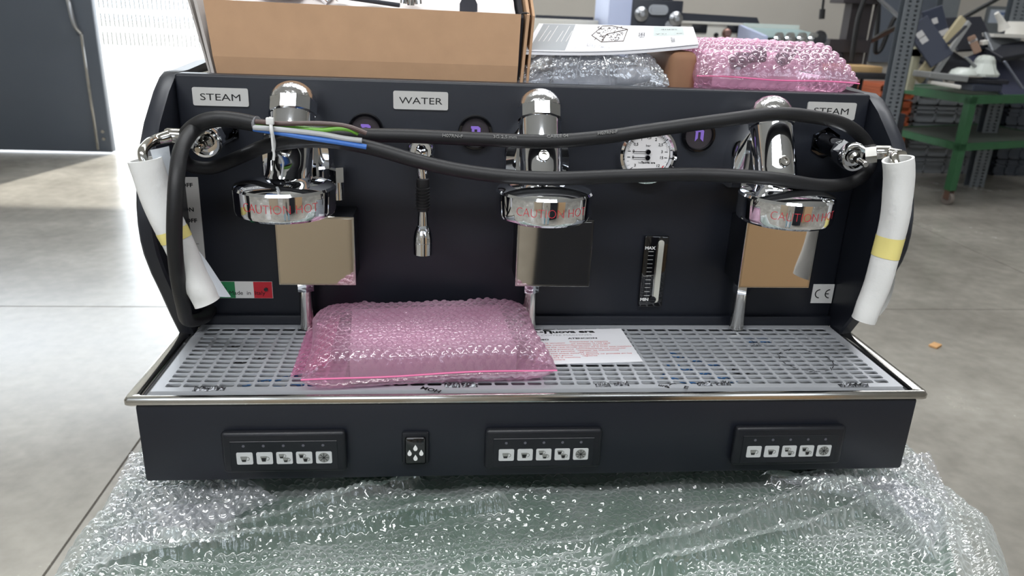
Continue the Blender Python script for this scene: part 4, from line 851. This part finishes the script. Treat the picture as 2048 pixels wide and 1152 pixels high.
# ------------------------------------------------------------------ green cart
gc = empty('green_cart', (4.9, 5.9, -1), 'green steel cart on castors at the right, piled with scrap panels', 'cart')
zc_ = -.055; c0 = np.array([4.30, 5.37]); e1 = np.array([6.2, 6.05])-c0; e1 /= np.linalg.norm(e1); e2 = np.array([-.06, 1.06]); e2 /= np.linalg.norm(e2)
def cart_T(z): return Matrix(((e1[0], e2[0], 0, c0[0]), (e1[1], e2[1], 0, c0[1]), (0, 0, 1, z), (0, 0, 0, 1)))
mk('frame_top', M().box(0, 1.5, 0, .05, -.07, 0, m=cart_T(zc_)).box(0, 1.5, 1.0, 1.05, -.07, 0, m=cart_T(zc_)).box(0, .05, .05, 1.0, -.07, 0, m=cart_T(zc_)).box(1.45, 1.5, .05, 1.0, -.07, 0, m=cart_T(zc_)), GREENP, gc, flat=True)
mk('top_sheet', M().box(.05, 1.45, .05, 1.0, -.02, -.008, m=cart_T(zc_)), mat('worn_green_sheet', (86, 106, 90), .5, noise=.2, nscale=5), gc, flat=True)
mk('frame_shelf', M().box(0, 1.5, 0, .04, -.06, 0, m=cart_T(-.46)).box(0, 1.5, 1.01, 1.05, -.06, 0, m=cart_T(-.46)).box(0, .04, .04, 1.0, -.06, 0, m=cart_T(-.46)).box(1.46, 1.5, .04, 1.0, -.06, 0, m=cart_T(-.46)), GREENP, gc, flat=True)
mk('shelf_sheet', M().box(.04, 1.46, .04, 1.01, -.015, -.005, m=cart_T(-.46)), mat('shelf_grey', (98, 104, 98), .6, noise=.15, nscale=5), gc, flat=True)
for x in (0, 1.42):
    for y in (0, .97):
        mk('leg', M().box(x, x+.08, y, y+.08, -1+.13, -.07, m=cart_T(0)), GREENP, gc, flat=True)
        T = cart_T(0); w0 = T @ Vector((x+.02, y+.04, -1+.055)); w1 = T @ Vector((x+.06, y+.04, -1+.055))
        cs_ = mk('caster', M().lathe([(.05, 0), (.055, .006), (.055, .034), (.05, .04)], w0[:], (w1-w0)[:], 24), mat('caster_wheel', (120, 112, 106), .5), gc)
        mk('caster_fork', M().box(x+.005, x+.015, y+.01, y+.07, -1+.05, -1+.13, m=T).box(x+.065, x+.075, y+.01, y+.07, -1+.05, -1+.13, m=T), mat('rusty_fork', (104, 78, 66), .7), cs_)
# crates behind the cart
def crate_stack(name, x0, x1, y0, y1, z0, n, h, m, label, group, ribs):
    for k in range(n):
        c = empty(name, ((x0+x1)/2, (y0+y1)/2, z0+k*h), label[k] if isinstance(label, list) else label, 'crate', group)
        b = z0+k*h
        mk('crate_body', M().box(x0+.012, x1-.012, y0+.012, y1-.012, b, b+h-.012), m, c, flat=True)
        for z in (b+h-.05, b+h*.5, b): mk('rim', M().box(x0, x1, y0, y1, z, z+.022), m, c, flat=True)
        for i in range(ribs+1):
            x = x0+(x1-x0-.02)*i/ribs; mk('rib', M().box(x, x+.02, y0, y0+.02, b, b+h-.02), m, c, flat=True)
ORG = mat('orange_plastic', (182, 96, 62), .5); GRC = mat('grey_plastic', (136, 140, 144), .5); DGC = mat('dark_grey_plastic', (70, 76, 86), .5)
names = ['bottom', 'second', 'third', 'fourth', 'fifth', 'sixth', 'seventh', 'top']
crate_stack('orange_crate', 4.30, 4.66, 6.75, 7.3, -1, 6, .155, ORG, ['orange plastic crate behind the green cart, %s in the stack' % ('lowest', 'second', 'third', 'fourth', 'fifth', 'topmost')[k] for k in range(6)], 'orange crates stacked behind the cart', 3)
crate_stack('grey_crate', 4.80, 5.72, 6.9, 7.5, -1, 5, .18, GRC, ['light grey plastic crate behind the cart, %s in the stack' % ('lowest', 'second', 'third', 'fourth', 'topmost')[k] for k in range(5)], 'light grey crates stacked behind the cart', 4)
crate_stack('dark_crate', 5.80, 6.60, 6.85, 7.5, -1, 5, .18, DGC, ['dark grey plastic crate right of the light grey stack, %s in the stack' % ('lowest', 'second', 'third', 'fourth', 'topmost')[k] for k in range(5)], 'dark crates stacked behind the cart', 6)
crate_stack('dark_crate', 6.66, 7.5, 6.85, 7.5, -1, 5, .18, DGC, ['dark grey plastic crate in the outermost right column, %s in the stack' % ('lowest', 'second', 'third', 'fourth', 'topmost')[k] for k in range(5)], 'dark crates in the outermost stack', 6)
# scrap pile on the cart: each piece a thing, laid between two measured ends
def plank(name, p, q, y1, y2, wd, th, m, label, cat, holes=(), roll=0., z0=0):
    A = Vector(U(*p, 1, y1)); B = Vector(U(*q, 1, y2)); L_ = (B-A).length; R_ = (B-A).to_track_quat('X', 'Z').to_matrix().to_4x4() @ Matrix.Rotation(roll, 4, 'X')
    T = Matrix.Translation(A) @ R_
    o = mk(name, M().box(0, L_, -wd/2, wd/2, -th/2, th/2, bev=min(.006, th*.3), seg=1, m=T), m, None, label, cat)
    for (u, v, a, b) in holes:
        mk('cutout', M().box(L_*u-a/2, L_*u+a/2, v-b/2, v+b/2, -th/2-.002, th/2+.002, m=T), mat('cutout_pale', (190, 190, 190), .6), o, flat=True)
    return o
SLATE = mat('slate_panel', (52, 58, 74), .45); BEI = mat('beige_profile', (170, 160, 130), .6); SCRG = mat('scrap_grey', (140, 142, 142), .5); NEARB = mat('near_black_panel', (34, 36, 44), .45); SCRW = mat('scrap_white', (216, 214, 208), .6)
plank('slotted_cover', (1832, 45), (1884, 122), 5.7, 5.55, .20, .03, SLATE, 'long dark slate panel with square cut-outs leaning left on the cart, beside the rack post', 'cover', ((.28, -.03, .06, .06), (.40, -.03, .06, .06)), 1.2)
plank('square_cover', (1852, 58), (1892, 44), 5.85, 5.85, .30, .03, SLATE, 'square dark blue-grey panel with round hole, topmost at the left of the scrap pile', 'cover', ((.45, .04, .05, .05), (.7, -.08, .1, .05)), 1.35)
plank('scrap_profile', (1835, 160), (1927, 38), 5.6, 5.85, .09, .04, BEI, 'broad beige profile leaning up to the right across the scrap pile', 'profile', (), 1.1)
plank('scrap_profile', (1862, 160), (1938, 44), 5.58, 5.82, .05, .03, SCRG, 'narrow grey-beige strip leaning beside the broad beige profile', 'profile', (), 1.1)
plank('scrap_strip', (1896, 88), (1932, 52), 5.5, 5.6, .03, .02, NEARB, 'thin black strip on the right edge of the leaning beige profile', 'strip')
fr = empty('bracket_frame', (4.42, 5.8, -.05), 'cream bracket frame standing at the left corner of the green cart', 'frame')
a0 = U(1822, 152, 1, 5.75); a1 = U(1829, 98, 1, 5.75); a2 = U(1856, 100, 1, 5.75)
CRM = mat('cream_bracket', (186, 184, 160), .6)
mk('upright', M().box(a0[0]-.03, a0[0]+.03, 5.72, 5.78, -.055, a1[2]), CRM, fr); mk('crossbar', M().box(a0[0]-.03, a2[0]+.02, 5.72, 5.78, a1[2]-.06, a1[2]+.02), CRM, fr)
plank('grey_slab', (1842, 148), (1918, 156), 5.45, 5.45, .25, .05, SCRG, 'flat grey slab lying near the left edge of the cart top', 'slab')
plank('white_slab', (1858, 164), (1918, 174), 5.38, 5.32, .10, .03, SCRW, 'small white slab lying on the front left edge of the cart', 'slab')
plank('black_tray', (1914, 160), (1996, 162), 5.6, 5.6, .28, .035, NEARB, 'flat black tray under the clear plastic bag on the cart', 'tray')
plank('dark_box', (1926, 173), (1984, 174), 5.55, 5.6, .22, .06, SLATE, 'low dark box lying below the black tray on the cart', 'box')
plank('scrap_sheet', (1862, 140), (1930, 120), 5.7, 5.95, .35, .02, NEARB, 'dark sheet lying in the middle of the scrap pile', 'sheet', (), .5)
plank('scrap_sheet', (1900, 70), (1975, 66), 6.0, 6.1, .35, .03, NEARB, 'dark sheet at the back of the scrap pile below the diagonal brace', 'sheet', (), .9)
plank('large_cover', (1975, 160), (2060, 120), 5.75, 6.1, .55, .03, mat('indigo_panel', (56, 60, 80), .5), 'large dark blue-grey panel lying at the right of the scrap pile', 'panel', (), .7)
plank('metal_strip', (2008, 122), (2046, 178), 5.6, 5.55, .03, .02, mat('strip_grey', (120, 124, 136), .4, .4), 'thin grey metal strip leaning on the large dark panel at the right', 'strip')
plank('scrap_block', (1942, 72), (1956, 106), 5.8, 5.75, .10, .06, mat('brown_block', (150, 122, 104), .6), 'brown and white block standing in the middle of the scrap pile', 'block', ((.3, 0, .02, .1),))
plank('scrap_block', (1962, 86), (1974, 84), 5.78, 5.78, .05, .04, SCRW, 'small white block right of the brown block in the scrap pile', 'block')
plank('scrap_strip', (1930, 114), (1952, 134), 5.6, 5.58, .035, .02, SCRG, 'short pale strip in front of the brown block', 'strip')
plank('scrap_sheet', (1975, 84), (2055, 104), 5.9, 6.0, .22, .03, mat('crinkled_grey', (112, 116, 120), .4, .3, bump=.8, nscale=20), 'crinkled grey foil sheet under the white tray at the right', 'sheet', (), .8)
plank('scrap_sheet', (1985, 110), (2060, 96), 5.8, 5.9, .20, .05, NEARB, 'dark lump of sheet under the crinkled foil', 'sheet', (), .4)
wt = empty('white_tray', (5.2, 6.1, .2), 'white plastic tray lying on top of the pile at the right edge', 'tray')
b0 = U(1974, 64, 1, 6.0); b1 = U(2046, 68, 1, 6.0)
mk('tray_base', M().box(b0[0], b1[0]+.05, 5.9, 6.2, b0[2]-.04, b0[2]-.01), SCRW, wt); mk('tray_rim', M().box(b1[0]-.03, b1[0]+.02, 5.9, 6.2, b0[2]-.01, b0[2]+.10), SCRW, wt)
mk('tray_arm', M().tube([U(2008, 58, 1, 6.0), U(2003, 44, 1, 6.0), U(1993, 26, 1, 6.0)], [.05, .03, .02]), SCRW, wt)
# clear plastic bag
pb = U(1963, 152, 1, 5.6)
bm_ = M(); rs = np.random.RandomState(4)
L = []
for r, t in ((.115, 0), (.12, .02), (.095, .06), (.075, .10), (.07, .13), (.055, .155), (.02, .165)):
    L.append([(pb[0]+r*(1+.18*rs.rand())*math.cos(2*PI*i/22), pb[1]+r*(1+.18*rs.rand())*math.sin(2*PI*i/22), pb[2]+t*1.05) for i in range(22)])
bm_.rings(L, cap0=True, cap1=True)
mk('plastic_bag', bm_, mat('milky_plastic', (200, 206, 200), .25, bump=.6, nscale=30), None, 'milky clear plastic bag sitting upright on the black tray', 'bag', angle=10)
pb2 = U(1925, 150, 1, 5.5)
mk('plastic_bowl', M().lathe([(.11, 0), (.11, .01), (.09, .04), (.05, .06), (.01, .062)], pb2, (0, 0, 1), 24), mat('milky_plastic', (1, 1, 1)), None, 'low clear plastic lid lying left of the plastic bag', 'lid')
q = U(1870, 693, 2, -1.0)
mk('floor_scrap', M().box(-.03, .03, -.02, .02, 0, .012, bev=.004, m=Matrix.Translation((q[0], q[1], -1)) @ Matrix.Rotation(.6, 4, 'Z')), mat('tan_scrap', (206, 160, 110), .7), None, 'small tan scrap lying on the open floor right of the machine', 'scrap')

# ------------------------------------------------------------------ behind the camera (seen in the chrome only)
WINL = mat('window_daylight', (226, 236, 248), .5, emit=3.2)
for k, xx in enumerate((-5.2, -2.6, 1.2, 3.8)):
    wn = empty('window_%d' % (k+1), (xx+.9, -6.98, 1.2), kind='structure')
    mk('pane', M().box(xx, xx+1.8, -6.99, -6.97, 1.2, 3.2), WINL, wn, flat=True)
    mk('frame', M().box(xx-.06, xx, -7, -6.92, 1.14, 3.26).box(xx+1.8, xx+1.86, -7, -6.92, 1.14, 3.26).box(xx, xx+1.8, -7, -6.92, 3.2, 3.26).box(xx, xx+1.8, -7, -6.92, 1.14, 1.2).box(xx+.88, xx+.92, -6.97, -6.92, 1.2, 3.2), GALV, wn, flat=True)
cb = empty('added_dark_cabinet', (.62, -2.3, -1), 'black cabinet added behind the photographer to darken the reflection in the middle splash plate', 'cabinet')  # unseen cabinet, added to give the middle splash plate its dark reflection
mk('cabinet_body', M().box(.22, 1.02, -2.55, -2.1, -1, .75, bev=.01), NEARB, cb)
for x in (.235, .63): mk('cabinet_door', M().box(x, x+.375, -2.1, -2.085, -.95, .72, bev=.004), NEARB, cb)
# the photographer
def skin_person():
    V = [(.02, -1.44, -.05), (.02, -1.43, .10), (.02, -1.42, .28), (.02, -1.41, .42), (.03, -1.39, .49), (.03, -1.37, .57), (.03, -1.36, .67)]
    Rd = [.14, .125, .15, .12, .052, .085, .075]; E = [(i, i+1) for i in range(6)]
    def chain(st, pts):
        p = st
        for x, y, z, r in pts: V.append((x, y, z)); Rd.append(r); E.append((p, len(V)-1)); p = len(V)-1
        return p
    for s in (-1, 1):
        chain(0, [(.02+s*.10, -1.44, -.14, .11), (.02+s*.12, -1.42, -.50, .066), (.02+s*.12, -1.45, -.90, .038), (.02+s*.13, -1.34, -.965, .034)])
        hx = -.13+s*.085
        wri = chain(3, [(.02+s*.17, -1.41, .40, .062), (.02+s*.25, -1.30, .16, .044), (hx+s*.015, -1.00, .34, .028), (hx, -.93, .375, .030)])
        for k in range(4): chain(wri, [(hx-s*.005, -.905+k*.004, .395+.018*k-.02, .009), (hx-s*.028, -.880, .40+.019*k-.02, .0085), (hx-s*.045-s*.004*(k % 2), -.876, .402+.019*k-.02, .0075)])
        chain(wri, [(hx-s*.015, -.94, .36, .011), (hx-s*.035, -.925, .352, .0095), (hx-s*.05, -.912, .362, .008)])
    me = bpy.data.meshes.new('p'); me.from_pydata(V, E, []); o = bpy.data.objects.new('p', me); COL.objects.link(o)
    o.modifiers.new('s', 'SKIN'); sub = o.modifiers.new('u', 'SUBSURF'); sub.levels = 2
    for v, r in zip(me.skin_vertices[0].data, Rd): v.radius = (r, r*(.8 if r > .11 else 1)); 
    me.skin_vertices[0].data[0].use_root = True
    e = o.evaluated_get(bpy.context.evaluated_depsgraph_get()).to_mesh(); m = M().add([v.co[:] for v in e.vertices], [tuple(p.vertices) for p in e.polygons]); bpy.data.objects.remove(o); return m
SKIN = mat('skin', (206, 156, 132), .55)
per = mk('person', skin_person(), mat('beige_sweater', (176, 168, 156), .9, noise=.25, nscale=25), None, 'person in a beige sweater and pale blue trousers holding a phone in both hands', 'person')
per.data.materials.append(SKIN); per.data.materials.append(mat('pale_blue_trousers', (150, 178, 190), .8)); per.data.materials.append(mat('dark_shoes', (30, 30, 34), .6))
pl_ = ROOT[per.name]
for f in per.data.polygons:
    c = f.center; z = c[2]+pl_[2]; y = c[1]+pl_[1]; f.material_index = 1 if (z > .47 or y > -1.0) else (3 if z < -.91 else (2 if z < -.50 else 0))
mk('hair', M().rings([[(.03+.092*math.sin(a)*math.cos(t), -1.385+.098*math.sin(a)*math.sin(t), .655+.10*math.cos(a)) for t in [2*PI*i/24 for i in range(24)]] for a in (.02, .4, .8, 1.2, 1.6)], cap0=True), mat('brown_hair', (62, 46, 38), .7), per)
for s in (-1, 1):
    mk('eye', M().lathe([(.001, 0), (.009, .003), (.009, .010), (.001, .014)], (.03+s*.03, -1.288, .63), (0, 1, 0), 12), mat('eye_white', (230, 226, 222), .3), per)
    mk('ear', M().lathe([(.004, 0), (.022, .004), (.018, .012), (.004, .014)], (.03+s*.082, -1.36, .615), (s, 0, 0), 14), SKIN, per)
mk('nose', M().lathe([(.014, 0), (.008, .02), (.003, .04)], (.03, -1.275, .585), (0, .25, 1), 12), SKIN, per)
mk('mouth', M().tube([(.008, -1.290, .56), (.03, -1.283, .556), (.052, -1.290, .56)], .004), mat('lips', (170, 96, 92), .5), per)
ph = Matrix(((CR[0], CU[0], -CF[0], CAM[0]-.012*CF[0]), (CR[1], CU[1], -CF[1], CAM[1]-.012*CF[1]), (CR[2], CU[2], -CF[2], CAM[2]-.012*CF[2]), (0, 0, 0, 1)))
mk('phone', M().box(-.03, .125, -.055, .02, -.004, .004, bev=.003, m=ph), PLAS, None, 'black phone held up by the person in the beige sweater', 'phone')
for (x, y, wx, wy, h, c, lab) in ((-1.1, -3.0, 1.0, .6, 1.15, (176, 160, 138), 'large pale carton behind the photographer, mirrored in the left splash plate'), (1.75, -2.6, 1.1, .7, 1.1, (198, 164, 126), 'large tan carton behind the photographer, mirrored in the right splash plate')):
    mk('large_carton', M().box(x-wx/2, x+wx/2, y-wy/2, y+wy/2, -1, -1+h, bev=.01), mat('carton_%d' % c[0], c, .8, noise=.05, nscale=3), None, lab, 'box')
